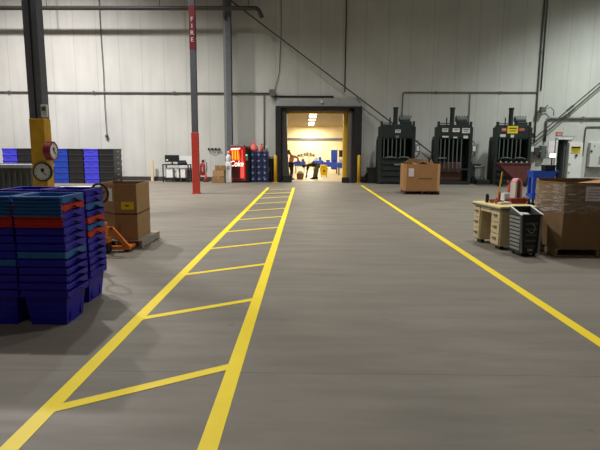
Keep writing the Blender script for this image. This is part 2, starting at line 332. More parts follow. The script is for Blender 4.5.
# cable with plug hanging on the left wall
a = at(103, 8, 24.45); b = at(107, 137, 24.45)
t = thing('power_cable', 'thin black cord hanging down the wall with a plug at its end', 'cord', (b.x, 24.42, b.z))
MB().path([(0, 0, .12), (-.03, .02, 1.4), (-.02, .02, 3.0), (-.06, .02, 5), (-.06, .02, CEIL-b.z)], .016).build('cable', 'rod', t); MB().lathe([(.02, 0), (.07, .02), (.075, .1), (.03, .16)], (0, 0, -.03)).build('plug', 'pipe_dark', t)
a = at(281, 36, 24.46); b = at(274.5, 91, 24.46)
t = thing('hanging_cable', 'thin cable running down the wall to the left corner of the dock door', 'cable', (b.x, 24.46, b.z)); d_ = a-b
MB().path([(0, 0, 0), (d_.x*.75, 0, d_.z*.35), (d_.x, 0, d_.z), (d_.x+.02, 0, CEIL-.01-b.z)], .013).build('cable', 'rod', t)
# brace rods
def rod(label, p, q, r=.03): 
    t = thing('brace_rod', label, 'rod', tuple(q)); d = p-q
    MB().tube((0, 0, 0), d, r, 8).build('rod', 'rod', t); n = d.normalized(); MB().tube(n*2.2, n*2.55, r*1.9, 8).build('turnbuckle', 'rod', t); return t
p = at(230, 0, 24.22); q = at(441, 160, 24.22); n = (p-q).normalized(); rod('dark diagonal brace rod sloping from above the dock door to behind the balers', p+n*1.2, q)
p = at(600, 83, 24.2); q = at(529, 143, 24.2); n = (p-q).normalized(); rod('upper of two diagonal brace rods at the right end of the wall', p+n*3, q)
p = at(600, 87, 24.3); q = at(531, 146, 24.3); n = (p-q).normalized(); rod('lower of two diagonal brace rods at the right end of the wall', p+n*3, q, .024)
# conduits on the right
z2 = 4.19
pipe('conduit', 'thin grey pipe running level above the three balers', 'pipe', [(4.45, 24.46, 2.9), (4.48, 24.46, z2), (10.72, 24.46, z2+.03)], .028, 'pipe', [(6, 24.46, z2), (9, 24.46, z2+.02)])
pipe('conduit', 'thin drop pipe from the level pipe down to the middle baler', 'pipe', [(7.6, 24.47, z2-.04), (7.6, 24.47, 2.75)], .022)
pipe('conduit', 'left pipe of the pair running up the wall right of the balers', 'pipe', [(10.72, 24.46, 1.9), (10.72, 24.46, 4.2), (10.74, 24.46, CEIL-.01)], .035, 'pipe', [(10.73, 24.46, 6)])
pipe('conduit', 'right pipe of the pair running up the wall right of the balers', 'pipe', [(10.86, 24.47, 4.3), (10.88, 24.47, CEIL-.01)], .03)
pipe('conduit', 'heavier grey pipe over the small doorway, bending down beside it', 'pipe', [(11.2, 24.44, 1.95), (11.22, 24.44, 3.03), (16.5, 24.44, 3.07)], .05, 'pipe', [(12.9, 24.44, 3.05)])
pipe('conduit', 'grey pipe dropping between yellow sign and white cabinet', 'pipe', [(13.02, 24.46, 1.3), (13.08, 24.46, 2.66), (16.5, 24.46, 2.68)], .03)
pipe('conduit', 'thin conduit dropping from the ceiling to above the dock door', 'pipe', [(1.76, 24.47, 4.2), (1.78, 24.47, CEIL-.01)], .026, 'pipe_dark')
t = thing('floodlight', 'small grey wall fixture with curved arm right of the balers', 'fixture', (10.95, 24.3, 3.42)); MB().bx(-.14, .1, -.12, .1, -.12, .12).build('head', 'pipe', t, .02); MB().path([(.1, 0, .06), (.35, 0, .1), (.5, 0, -.05), (.5, .02, -.28)], .02).build('arm', 'pipe', t); MB().tube((-.2, 0, -.14), (.2, 0, .2), .03).build('bracket', 'pipe', t)

# ------------------------------------------------------------------ dock door
t = thing('dock_door', 'grey dock door housing with black pads and yellow jamb around the bright opening', 'dock door', (.4, WY, 0))
x0, x1 = -1.44-.4, 2.54-.4
MB().bx(x0+.02, x1-.02, -.16, -.002, 3.50, 3.93).build('header', 'header', t, .02); MB().bx(x0-.1, x1-1.3, -.2, -.002, 3.93, 4.0).build('top_rail', 'black', t)
MB().bx(x0, x1, -.6, -.002, 3.40, 3.50).build('header_pad', 'seal', t, .02)
MB().bx(x0, x0+.27, -.62, -.002, 0.005, 3.40).build('side_pad', 'seal', t, .03); MB().bx(x1-.36, x1, -.62, -.002, 0.005, 3.40).build('side_pad', 'seal', t, .03)
m_ = MB()   # left curtain, bulges towards its foot
for k in range(9):
    z0, z1 = 3.39-k*.37, 3.39-(k+1)*.37; b0 = .02+.16*(k/9)**2; b1 = .02+.16*((k+1)/9)**2
    A = [(-1.57, -.42, z) for z in (z0, z1)]
    m_.prism([(-1.56, z1), (-1.36+b1, z1), (-1.36+b0, z0), (-1.56, z0)], (0, .3, 0), (0, -.45, 0))
m_.build('curtain', 'curtain', t)
MB().bx(-1.35, -1.33, -.40, -.002, 3.0, 3.4).bx(-1.33, 1.56, -.4, -.002, 3.28, 3.4).build('lintel', 'jamb', t)
MB().bx(1.34, 1.515, -.02, .40, 0.005, 3.25).build('yellow_jamb', 'post_yellow', t); MB().bx(-1.325, 1.34, -.02, .38, 3.20, 3.255).build('yellow_lintel', 'post_yellow', t)
MB().bx(1.52, 1.66, -.42, -.002, 0.005, 3.28).build('track', 'jamb', t); MB().bx(1.66, 1.775, -.3, -.002, 0.005, 3.28).build('track_cover', 'col_light', t)
MB().bx(-1.50, -1.08, -.66, -.43, 0.002, .34).build('bumper', 'rubber', t, .03); MB().bx(1.26, 1.6, -.66, -.43, 0.002, .26).build('bumper', 'rubber', t, .03)
MB().bx(.24, .34, -.22, -.16, 3.66, 3.78).build('sensor', 'white', t, .01)
for side, x, h in (('left', -1.62, 1.27), ('right', 2.68, 1.30)):
    xx = at(275.6 if side == 'left' else 358.8, 170, 23.7).x
    t = thing('bollard', 'yellow guard post standing just %s of the dock door' % side, 'bollard', (xx, 23.7, 0), 0, 'bollards at the dock door')
    MB().lathe([(.075, .01), (.075, h-.06), (.055, h-.015), (.0, h)], n=20).build('post', 'post_yellow', t, smooth=True); MB().bx(-.14, .14, -.14, .14, 0, .012).build('base_plate', 'post_yellow', t)

# ------------------------------------------------------------------ along the wall, left of the dock door
# vending machine
t = thing('vending_machine', 'red lit vending machine with white lettering and a bottle on its front', 'vending machine', (-3.07, 23.85, 0))
MB().bx(-.43, .43, -.36, .42, .04, 1.66).build('cabinet', 'vend_body', t, .015); MB().bx(-.40, .40, -.33, .38, 0, .04).build('feet', 'black', t)
f = MB().bx(-.42, .28, -.385, -.36, .1, 1.62).build('front_panel', 'vend_red', t, .01)
MB().bx(.28, .425, -.385, -.36, .1, 1.62).build('control_panel', 'vend_body', t, .01)
MB().prism([(-.38, 1.58), (-.02, 1.58), (.06, 1.02), (-.34, 1.02)], (0, -.006, 0), (0, -.386, 0)).build('orange_picture', 'vend_orange', f)
for a in (-.31, -.2, -.09): MB().prism([(a, 1.5), (a+.035, 1.5), (a+.05+.2*(a+.2), 1.06), (a-.01+.2*(a+.2), 1.06)], (0, -.006, 0), (0, -.3925, 0)).build('yellow_stripe', 'vend_yellow', f)
MB().prism([(-.40, 1.47), (-.36, 1.56), (.04, 1.58), (.05, 1.53), (-.3, 1.5)], (0, -.005, 0), (0, -.393, 0)).build('white_highlight', 'vend_white', f)
MB().prism([(.10, 1.5), (.16, 1.5), (.17, 1.1), (.22, .8), (.22, .3), (.2, .2), (.07, .2), (.05, .3), (.05, .8), (.1, 1.1)], (0, -.008, 0), (0, -.386, 0)).build('bottle_picture', 'vend_coral', f)
MB().bx(-.36, .02, -.392, -.386, .22, .74).build('lower_picture', 'vend_dark', f)
text('lettering', 'Coke', 'vend_white', f, (-.13, -.395, .86), .36, .004, sx=.78, shear=.25)
MB().bx(.30, .40, -.392, -.385, 1.02, 1.18).build('coin_slot', 'steel', t); MB().bx(.30, .37, -.394, -.385, 1.22, 1.29).build('light', 'green_led', t); MB().bx(-.3, .2, -.39, -.385, .12, .2).build('delivery_flap', 'black', t)
MB().bx(-.4, .2, -.3, .2, 1.66, 1.72).build('top_vent', 'galv', t)
# rack with dark jugs
rx, ry = at(259.3, 170, 24).x, 24.0
t = thing('jug_rack', 'dark square rack holding fifteen round jugs beside the vending machine', 'rack', (rx, ry, 0))
fr = MB()
W3, H5 = .84, 1.42
for i in range(4): fr.bx(-W3/2+W3/3*i-.012, -W3/2+W3/3*i+.012, -.25, .28, .02, H5)
fr.build('uprights', 'rack', t)
sh = MB()
for j in range(6): sh.bx(-W3/2, W3/2, -.25, .28, .02+(H5-.02)/5*j-.012, .02+(H5-.02)/5*j+.012)
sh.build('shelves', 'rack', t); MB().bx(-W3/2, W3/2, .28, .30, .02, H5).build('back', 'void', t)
jug = None; rows = ['top', 'second', 'middle', 'fourth', 'bottom']
for j in range(5):
    for i in range(3):
        loc = (rx-W3/2+W3/6+W3/3*i, ry-.26, .02+(H5-.02)/5*(4-j)+.0125+.123); lab = 'round dark blue jug lying in the %s row, %s place of the rack' % (rows[j], ('left', 'centre', 'right')[i])
        if jug is None:
            jug = thing('water_jug', lab, 'jug', loc, 0, 'jugs in the rack')
            MB().lathe([(.02, .5), (.11, .46), (.122, .3), (.122, .05), (.105, .01), (.06, .0), (.05, .012)], (0, 0, 0), (0, 1, 0), 20).build('body', 'jug', jug, smooth=True)
            MB().lathe([(.03, .004), (.03, -.012)], (0, 0, 0), (0, 1, 0), 12).build('cap', 'jug_cap', jug)
        else: dup(jug, loc, None, lab)
# red bags on rack
c = at(258, 150.5, 24)
t = thing('red_bag', 'crumpled coral red bag lying on top of the jug rack', 'bag', (rx-.24, ry, H5+.012)); MB().lathe([(.02, 0), (.2, .01), (.2, .12), (.13, .26), (.1, .3), (.03, .36), (.07, .42), (.01, .44)], n=11).build('sack', 'coral', t, smooth=True); MB().tube((.0, 0, .33), (.02, 0, .36), .05).build('tie', 'red_paint', t)
t = thing('red_jug', 'small coral red bottle standing on the right of the jug rack top', 'bottle', (rx+.12, ry, H5+.012)); MB().lathe([(.06, 0), (.08, .01), (.08, .2), (.04, .27), (.035, .3)], n=14).build('body', 'coral', t, smooth=True); MB().lathe([(.045, .3), (.045, .35)], n=12).build('cap', 'red_paint', t)
t = thing('spray_bottle', 'small grey bottle standing by the dock door side of the jug rack', 'bottle', (rx+.34, ry, H5+.012)); MB().lathe([(.05, 0), (.06, .01), (.06, .14), (.02, .2)], n=14).build('body', 'galv', t, smooth=True); MB().bx(-.05, .03, -.015, .015, .2, .25).build('nozzle', 'white', t)
t = thing('electrical_cabinet', 'dark cabinet between jug rack and dock door with a pale top', 'cabinet', (-1.68, 24.12, 0)); MB().bx(-.14, .10, -.1, .3, 0, 1.1).build('case', 'black', t, .01); MB().bx(-.15, .11, -.12, .3, 1.1, 1.2).build('top', 'galv', t)
MB().bx(-.10, -.06, -.115, -.1, .5, .7).build('handle', 'galv', t)
# white canister, boxes, cone, hooks
t = thing('white_dispenser', 'narrow white water dispenser between cardboard boxes and vending machine', 'dispenser', (at(228.7, 170, 23.4).x, 23.4, 0)); MB().bx(-.13, .13, -.15, .15, 0, .95).build('case', 'white', t, .03); MB().lathe([(.1, .95), (.12, .98), (.12, 1.2), (.04, 1.3)]).build('bottle', 'dial', t, smooth=True); MB().bx(-.06, .06, -.17, -.15, .62, .78).build('tap', 'galv', t)
tag(MB().lathe([(.05, 0), (.07, .03), (.07, .1), (.02, .15)], (at(228.7, 170, 23.4).x, 23.4, 1.302)).build('pink_rag', 'pink', smooth=True), 'small pink lump on top of the white dispenser', 'rag')
bx_ = at(219.6, 175, 23.35).x
def carton(label, loc, w, d, h, rz=0, m_='card_dark', group=None):
    t = thing('cardboard_box', label, 'box', loc, rz, group)
    MB().bx(-w/2, w/2, -d/2, d/2, 0, h).build('carton', m_, t, .004); MB().bx(-.025, .025, -d/2-.002, d/2+.002, h-.12, h+.002).build('tape', 'card', t); return t
carton('brown box at the bottom of the low stack, left of the vending machine', (bx_-.04, 23.32, 0), .58, .5, .3, .05, 'card_dark', 'small stacked boxes')
carton('brown box in the middle of the low stack, left of the vending machine', (bx_+.0, 23.32, .305), .52, .48, .26, -.06, 'card_grey', 'small stacked boxes')
carton('pale topped box, topmost of the low stack left of the vending machine', (bx_+.05, 23.32, .57), .46, .42, .22, .1, 'card_dark', 'small stacked boxes')
t = thing('traffic_cone', 'small orange red cone at the wall just right of the red column', 'cone', (at(206, 181, 23.9).x, 23.9, 0)); MB().bx(-.13, .13, -.13, .13, 0, .03).build('base', 'black', t, .005); MB().lathe([(.1, .03), (.03, .38), (.02, .4)]).build('cone', 'coral', t, smooth=True)
t = thing('coat_rack', 'short dark row of hooks on the wall left of the grey column', 'hooks', (-4.4, WY, 1.5)); MB().bx(-.3, .3, -.03, -.001, 0, .06).build('rail', 'galv', t)
for k in range(4): MB().bx(-.27+.16*k, -.21+.16*k, -.12, -.03, -.03, .08).build('hook', 'black', t, .01)
MB().path([(-.22, -.05, -.03), (-.15, -.06, -.14), (0, -.06, -.18), (.15, -.06, -.14), (.22, -.05, -.03)], .01).build('drooping_wire', 'galv', t)
# computer stand
tx = at(177, 175, 23.7).x
t = thing('computer_stand', 'black open metal stand at the wall carrying a dark monitor', 'stand', (tx, 23.75, 0)); W_ = 1.22
MB().bx(-W_/2, W_/2, -.3, .3, .78, .82).build('top', 'black', t); MB().bx(-W_/2, W_/2, -.28, .28, .16, .2).build('shelf', 'black', t)
for sx in (-1, 1):
    for sy in (-1, 1): MB().bx(sx*(W_/2-.03)-.025, sx*(W_/2-.03)+.025, sy*.27-.025, sy*.27+.025, 0, .78).build('leg', 'black', t)
MB().bx(-W_/2, W_/2, .25, .27, .45, .49).build('rail', 'black', t)
t = thing('monitor', 'wide dark monitor with cables standing on the black metal stand', 'monitor', (tx-.22, 23.75, .822)); MB().bx(-.33, .33, -.03, .03, .1, .42).build('screen', 'black', t, .01); MB().bx(-.03, .03, 0, .05, .01, .2).build('neck', 'black', t); MB().bx(-.14, .14, -.1, .1, 0, .015).build('foot', 'black', t); MB().bx(-.27, -.18, -.034, -.03, .16, .22).build('sticker', 'white', t)
t = thing('keyboard_pile', 'dark heap of equipment beside the monitor on the black stand', 'equipment', (tx+.27, 23.65, .822)); MB().bx(-.2, .2, -.12, .12, 0, .1).build('lower_unit', 'black', t, .02); MB().bx(-.12, .16, -.1, .1, .1, .18).build('upper_unit', 'dark_blue', t, .02); MB().path([(.1, -.1, .16), (.2, -.14, .1), (.24, -.1, .0)], .012).build('cable', 'rubber', t)
tag(MB().bx(tx+.0, tx+.62, 24.16, 24.2, .5, 1.2).bx(tx+.02, tx+.1, 24.14, 24.2, 0, .5).bx(tx+.5, tx+.6, 24.14, 24.2, 0, .5).build('white_board', 'white'), 'white board standing behind the black metal stand', 'board')
for k, (xa, xb) in enumerate(((-.46, -.16), (.02, .12), (.2, .42))):
    t = thing('white_carton', 'white box on the lower shelf of the black stand, ' + ('wide one at left', 'narrow one in the middle', 'one at right')[k], 'box', (tx+(xa+xb)/2, 23.75, .202), 0, 'white boxes under the monitor'); MB().bx(-(xb-xa)/2, (xb-xa)/2, -.2, .2, 0, .44).build('carton', 'white', t, .01); MB().bx(-.02, .02, -.202, .202, .3, .442).build('tape', 'sign_white', t)
tag(MB().bx(-.06, .06, -.03, .03, 0, .95, rot=None).build('timber_post', 'cream', loc=(at(152, 175, 24.2).x, 24.25, 0)), 'pale upright timber leaning at the wall left of the black stand', 'timber')
tag(MB().bx(-.2, .2, -.015, .015, 0, 1.1).build('plywood_panel', 'card', loc=(at(189.5, 170, 24.3).x, 24.38, 0)), 'narrow tan plywood panel standing behind the red column', 'panel')

# black and blue totes in columns against the wall
def tote(m_, label, loc, proto={}):
    key = m_
    if key not in proto:
        t = thing('stacked_tote', label, 'tote', loc, 0, 'totes stacked along the back wall'); w, d, h = .655, 1.0, .25
        MB().shell(rect(w-.05, d-.05), 0, rect(w-.02, d-.02), h-.05, .01).build('body', m_, t)
        MB().bx(-w/2, w/2, -d/2, d/2, h-.05, h-.004).build('lid', m_, t, .008)
        MB().bx(-w/2+.03, w/2-.03, -d/2-.002, -d/2+.01, h-.058, h-.05).build('lid_edge', m_, t)
        MB().bx(w/2-.012, w/2+.006, -.12, .12, .10, .15).build('handle', 'tote_edge' if m_ == 'tote_black' else m_, t)
        MB().bx(-.10, .10, -d/2+.006, -d/2+.02, .1, .13).build('front_grip', m_, t)
        proto[key] = t; return t
    return dup(proto[key], loc, None, label)
X0 = -8.70; seq = ['tote_black', 'tote_violet', 'tote_black', 'tote_blue', 'tote_black', 'tote_black', 'tote_violet', 'tote_black']
cn = {'tote_black': 'black', 'tote_violet': 'violet blue', 'tote_blue': 'deep blue'}
where = ['in the right end column by the wall', 'in the only column between two black ones at right', 'in the column right of the deep blue one', 'in the column just right of the yellow pillar',
         'in the column hidden by the yellow pillar', 'in the column just left of the yellow pillar', 'in the column at the photo left edge', 'in the column beyond the photo left edge']
for i, m_ in enumerate(seq[:7]):
    for k in range(6): tote(m_, '%s tote, %s, %s' % (cn[m_], ORD[k], where[i]), (X0-.672*i-(.2 if i > 4 else 0), 22.75, .252*(5-k)))

# ------------------------------------------------------------------ crate stacks, front left
CW, CD, CH, PITCH = .42, .43, .32, .0685
def wavy(u0, u1, z1, n=24, deep=.066, arch=.042):
    top = [(u0+(u1-u0)*k/n, z1) for k in range(n+1)]
    bot = []
    for k in range(n, -1, -1):
        s = k/n; bot.append((u0+(u1-u0)*s, z1-deep+arch*math.exp(-((s-.5)/.22)**2)+.006*math.cos(s*PI*8)))
    return top+bot
def make_crate(m_, lip):
    b = MB(); b.shell(rect(CW-.11, CD-.11), 0, rect(CW-.044, CD-.044), CH-.01, .004)
    for z in (.06, .115, .17, .225):
        f = z/CH; hw = (CW-.11)/2+(.033)*f; hd = (CD-.11)/2+.033*f
        b.bx(-hw, hw, -hd-.003, -hd+.001, z, z+.018); b.bx(-hw, hw, hd-.001, hd+.003, z, z+.018)
    for s in (-.1, .1): b.bx((CW-.08)/2-.012, (CW-.08)/2+.0, s-.008, s+.008, .03, .15)
    r = MB()
    r.bx(-CW/2+.012, CW/2-.012, -CD/2+.012, -CD/2+.022, CH-.012, CH).bx(-CW/2+.012, CW/2-.012, CD/2-.022, CD/2-.012, CH-.012, CH)
    for sx in (-1, 1):
        r.prism(wavy(-CD/2+.006, CD/2-.006, CH), (-.008*sx, 0, 0), (sx*(CW/2-.004), 0, 0), (0, 1, 0), (0, 0, 1))
        r.path([(sx*(CW/2-.002), -CD/2+.02+(CD-.04)*k/16, CH-.058+.038*math.exp(-((k/16-.5)/.2)**2)) for k in range(17)], .006, 6)
        r.bx(min(sx*(CW/2-.026), sx*(CW/2-.004)), max(sx*(CW/2-.026), sx*(CW/2-.004)), -CD/2+.012, CD/2-.012, CH-.012, CH)
    for sy in (-1, 1):
        ya = sy*(CD/2-.012); off = (.03 if lip < .18 else .014) if lip > .1 and sy < 0 else 0
        r.bx(-CW/2+.006, CW/2-.006, min(ya, ya+sy*.008)+sy*off*.6, max(ya, ya+sy*.008)+sy*off*.6, CH-(lip if sy < 0 else .055), CH)
        r.bx(-CW/2+.002, CW/2-.002, min(ya, ya+sy*.012)+sy*off, max(ya, ya+sy*.012)+sy*off, CH-.014, CH)
        if sy < 0:
            z = CH-.036
            while z > CH-lip:
                r.bx(-CW/2+.004, CW/2-.004, ya-.011-off, ya-off*.4, z-.008, z); z -= .03
    return b, r
protos = {}
def crate(m_, lip, label, loc, rz):
    k = (m_, lip)
    if k not in protos:
        b, r = make_crate(m_, lip); t = thing('nesting_crate', label, 'crate', loc, rz, 'nested crates beside the walkway')
        b.build('body', m_, t); r.build('rim', m_, t); protos[k] = t; return t
    return dup(protos[k], loc, rz, label)
B_, T_, R_ = 'crate_blue', 'crate_teal', 'crate_red'
cname = {B_: 'dark blue', T_: 'teal blue', R_: 'red'}
stacks = [((-2.262, 4.465), 'front stack nearest the walkway', [T_, R_, B_, B_, B_, B_, B_, T_, B_, B_, B_, B_, B_], .0),
          ((-2.70, 4.47), 'front stack at the photo left edge', [T_, R_, B_, B_, B_, B_, B_, B_, T_, B_, B_, B_, B_], .0),
          ((-2.35, 5.14), 'rear stack nearest the walkway', [B_, B_, T_, B_, R_, T_, R_, B_, B_, B_, B_, B_, B_], 0),
          ((-2.80, 5.14), 'rear stack farther from the walkway', [B_, B_, B_, B_, B_, T_, B_, B_, B_, B_, B_, B_, B_], 0)]
for (x, y), nm, cols, rz in stacks:
    n = len(cols)
    for k, m_ in enumerate(cols):
        lip = {T_: .17, R_: .19}.get(m_, .055) if (k < 2 and nm.startswith('front')) else .055
        crate(m_, lip, '%s crate, %s, %s' % (cname[m_], ORD[k], nm), (x+random.uniform(-.004, .004), y+random.uniform(-.004, .004), PITCH*(n-1-k)), rz+random.uniform(-.006, .006))

# ------------------------------------------------------------------ pallets, gaylords and pallet jacks
def pallet(label, loc, w, d, rz, m_='wood'):
    t = thing('pallet', label, 'pallet', loc, rz)
    nb = 7; s = d/nb
    for k in range(nb): MB().bx(-w/2, w/2, -d/2+s*k+.01, -d/2+s*(k+1)-.01, .107, .125).build('deck_board', m_, t)
    for x in (-w/2+.02, 0, w/2-.02): MB().bx(x-.02, x+.02, -d/2+.01, d/2-.01, .018, .107).build('stringer', m_, t)
    for y in (-d/2+.06, 0, d/2-.06): MB().bx(-w/2, w/2, y-.045, y+.045, 0, .018).build('bottom_board', m_, t)
    return t
def oct_(w, d, c): return [(-w/2+c, -d/2), (w/2-c, -d/2), (w/2, -d/2+c), (w/2, d/2-c), (w/2-c, d/2), (-w/2+c, d/2), (-w/2, d/2-c), (-w/2, -d/2+c)]
# left: brown box on pallet behind the crates
pallet('worn grey pallet under the tall brown box behind the blue crates', (-2.95, 8.27, 0), .80, .98, 0, 'wood_grey')
t = thing('gaylord_box', 'tall open brown cardboard bin with yellow label and dark strap at left', 'box', (-2.95, 8.27, .127))
poly = [(-.02, -.45), (.33, -.45), (.28, .36), (-.34, .36), (-.34, -.16)]
MB().shell(poly, 0, poly, .87, .012).build('carton', 'card_grey', t)
MB().bx(.09, .28, -.456, -.4505, .48, .60).build('yellow_label', 'sign_yellow', t); MB().bx(.15, .21, -.459, -.456, .53, .55).build('label_print', 'ink', t)
u_ = Vector((-.32, .29, 0)).normalized(); n_ = Vector((-.29, -.32, 0)).normalized()
MB().prism([(.05, .60), (.17, .60), (.17, .80), (.05, .80)], n_*.004, Vector((-.02, -.45, 0))+n_*.001, u_, (0, 0, 1)).build('paper_sheet', 'white', t)
MB().prism([(x*1.012, y*1.012) for x, y in poly], (0, 0, .018), (0, 0, .40), (1, 0, 0), (0, 1, 0)).build('strap', 'ink', t)
MB().bx(.02, .07, -.453, -.4505, .06, .26).build('hand_slot', 'card_dark', t)
def jack(label, loc, rz, turn):
    t = thing('pallet_jack', label, 'pallet jack', loc, rz)      # forks point to local +Y
    for s in (-1, 1):
        f = MB().bx(s*.27-.075, s*.27+.075, .0, 1.0, .035, .085)
        fo = f.build('fork', 'orange', t, .006); MB().lathe([(.034, -.04), (.034, .04)], (s*.27, .9, .035), (1, 0, 0)).build('load_wheel', 'rubber', fo)
    MB().bx(-.1, .1, -.03, .03, .30, .38).prism([(-.04, .38), (-.1, .38), (-.35, .085), (-.25, .085)], (0, .05, 0), (0, -.03, 0)).prism([(.04, .38), (.1, .38), (.35, .085), (.25, .085)], (0, .05, 0), (0, -.03, 0)).bx(-.35, .35, -.03, .06, .035, .085).build('yoke', 'orange', t, .006)
    MB().tube((0, -.11, .2), (0, -.11, .46), .055, 16).bx(-.08, .08, -.17, -.03, .16, .24).build('pump', 'orange', t)
    for s in (-1, 1): MB().lathe([(.085, -.022), (.085, .022)], (s*.06, -.11, .087), (1, 0, 0), 20).build('steer_wheel', 'rubber', t)
    h = thing('tiller', '', '', (0, -.11, .46), turn); del h['label'], h['category']; h.parent = t; h.name = 'tiller'
    MB().tube((0, 0, 0), (0, -.07, .32), .018, 10).build('shaft', 'black', h)
    loop = [(0, -.07, .30)]+[(.115*math.sin(a), -.07-.03*(1-math.cos(a)), .44-.14*math.cos(a)) for a in [2*PI*k/22 for k in range(1, 22)]]+[(0, -.07, .30)]
    MB().path(loop, .017, 8).build('loop_grip', 'rubber', h); MB().tube((0, -.08, .4), (.07, -.085, .47), .009, 6).build('lever', 'black', h)
    return t
jack('orange pallet jack with black loop handle, its forks under the tall brown box', (-2.99, 7.52, 0), 0, .1)
jack('pallet jack parked behind the blue crates, only its black loop handle showing', (-2.86, 6.45, 0), PI/2, -PI/2)
# grey ribbed container, cream box behind crates
t = thing('bulk_container', 'grey ribbed bulk container behind the blue crates at the left edge', 'container', (-7.02, 11.75, 0))
MB().shell(rect(1.82, .95), .1, rect(1.86, 1.0), 1.10, .03).build('body', 'grey_rib', t)
rb = MB()
for k in range(14): rb.bx(-.86+.13*k, -.82+.13*k, -.53, -.49, .15, 1.02)
rb.build('ribs', 'grey_rib', t); MB().shell(rect(1.92, 1.06), 1.10, rect(1.92, 1.06), 1.17, .05).build('rim', 'tote_edge', t)
for sx in (-.8, .8):
    for sy in (-.4, .4): MB().bx(sx-.08, sx+.08, sy-.08, sy+.08, 0, .1).build('foot', 'grey_rib', t)
t = thing('pale_box', 'low cream box lying between yellow column and the brown box', 'box', (-4.25, 9.2, 0), .1)
MB().shell(rect(.7, .9), 0, rect(.7, .9), .84, .012).build('carton', 'cream', t); MB().bx(-.34, .34, -.68, -.455, .835, .845, rot=(.5, 0, 0), piv=(0, -.455, .84)).build('flap', 'cream', t); MB().bx(-.33, .33, -.43, .43, .79, .83).build('packing_sheet', 'white', t)

# middle: tan box on a pallet
bp_ = at(419, 194.5, 17.9); cx, cy = 4.05, 18.35; rz = -.06
pallet('dark pallet under the tan box in front of the balers', (cx+.02, cy, 0), 1.2, 1.1, rz, 'rust')
t = thing('gaylord_box', 'tan cardboard bin on a pallet standing in front of the left baler', 'box', (cx, cy, .127), rz)
poly = oct_(1.26, 1.06, .1); MB().shell(poly, 0, poly, .93, .012).build('carton', 'card', t)
MB().prism([(-.55, 0), (.45, 0), (.2, .14), (-.3, .18)], (0, .01, .0), (.0, .5, .93)).build('back_flap', 'card_dark', t); MB().prism([(-.35, 0), (.35, 0), (.3, .2), (-.1, .1)], (.01, 0, 0), (.40, .1, .90), (0, 1, 0), (.2, 0, 1)).build('side_flap', 'card_dark', t)
MB().bx(-.46, -.28, -.537, -.5305, .50, .78).build('paper_sheet', 'poster', t)
pm = MB()
for k in range(9): pm.bx(-.10+.05*k, -.065+.05*k, -.535, -.5305, .42, .445)
pm.build('print_marks', 'ink', t)
t = thing('scrap_pile', 'heap of dark brown cardboard scraps inside the tan box', 'scrap', (cx, cy, .145), rz)
MB().bx(-.5, .5, -.42, .42, 0, .82).build('flattened_board', 'card_in', t); MB().bx(-.25, .35, -.2, .2, .82, .85, rot=(.2, .25, .3)).bx(.0, .42, -.1, .3, .86, .90, rot=(-.3, .4, .2)).build('loose_pieces', 'card_dark', t)

# right: wrapped box on pallet
gx, gy = 4.28, 8.05
pallet('timber pallet under the large wrapped box at the right edge', (gx+.02, gy, 0), 1.26, 1.28, 0, 'wood')
t = thing('gaylord_box', 'large brown cardboard bin wrapped in clear film at the right edge', 'box', (gx, gy, .127))
poly = [(-.54, -.65), (.55, -.65), (.72, -.1), (.70, .45), (.55, .65), (-.30, .65), (-.42, .55), (-.69, -.10)]
MB().shell(poly, 0, poly, .965, .014).build('carton', 'card_dark', t)
p2 = [(x*1.012, y*1.012) for x, y in poly]
wm = MB(); n = len(p2)
for (z0, z1) in ((.52, .93),):
    ring = []
    for i in range(n):
        a, b = Vector((*p2[i], 0)), Vector((*p2[(i+1) % n], 0)); q = 8
        ring += [a.lerp(b, k/q) for k in range(q)]
    rows_ = [[wm.bm.verts.new((v.x*(1+random.uniform(0, .004)), v.y*(1+random.uniform(0, .004)), z0+(z1-z0)*j/6+random.uniform(-.015, .015))) for v in ring] for j in range(7)]
    for A, Bv in zip(rows_, rows_[1:]):
        for i in range(len(ring)): wm.bm.faces.new((A[i], A[(i+1) % len(ring)], Bv[(i+1) % len(ring)], Bv[i]))
wm.build('stretch_wrap', 'wrap', t, smooth=True)
wr = MB()   # rolled and twisted strands of film
for z, y0, x0, x1 in ((.555, -.668, -.47, -.30), (.66, -.668, -.5, .5), (.80, -.668, -.5, -.42), (.70, -.668, -.46, -.2)):
    pts = [(x0+(x1-x0)*k/8, y0+random.uniform(-.004, .002), z+random.uniform(-.012, .012)) for k in range(9)]; wr.path(pts, .005, 6)
d = (Vector(poly[7])-Vector(poly[0])); nrm = Vector((-d.y, d.x)).normalized()*-1
for z, s0, s1 in ((.64, .1, .8), (.71, .05, .5), (.60, .0, .35)):
    pts = []
    for k in range(9):
        s = s0+(s1-s0)*k/8; p = Vector(poly[0])+d*s; o_ = -.02 
        pts.append((p.x-.02, p.y-.008, z+.05*math.sin(s*3)+random.uniform(-.012, .012)))
    wr.path(pts, .005, 6)
wr.build('film_strands', 'wrap', t)
MB().bx(-.25, .03, -.668, -.662, .70, .91).build('paper_sheet', 'poster', t)
for k in range(4): MB().bx(-.22, -.02-.05*(k % 2), -.671, -.668, .86-.04*k, .87-.04*k).build('print_line', 'tote_edge', t)
t = thing('scrap_pile', 'brown cardboard pieces sticking up from the wrapped box at right', 'scrap', (gx+.1, gy, .15)); MB().bx(-.42, .4, -.5, .5, 0, .86).build('flattened_board', 'card_in', t); MB().bx(0, .55, -.4, .2, .87, .90, rot=(.1, -.12, .2)).build('loose_piece', 'card', t)

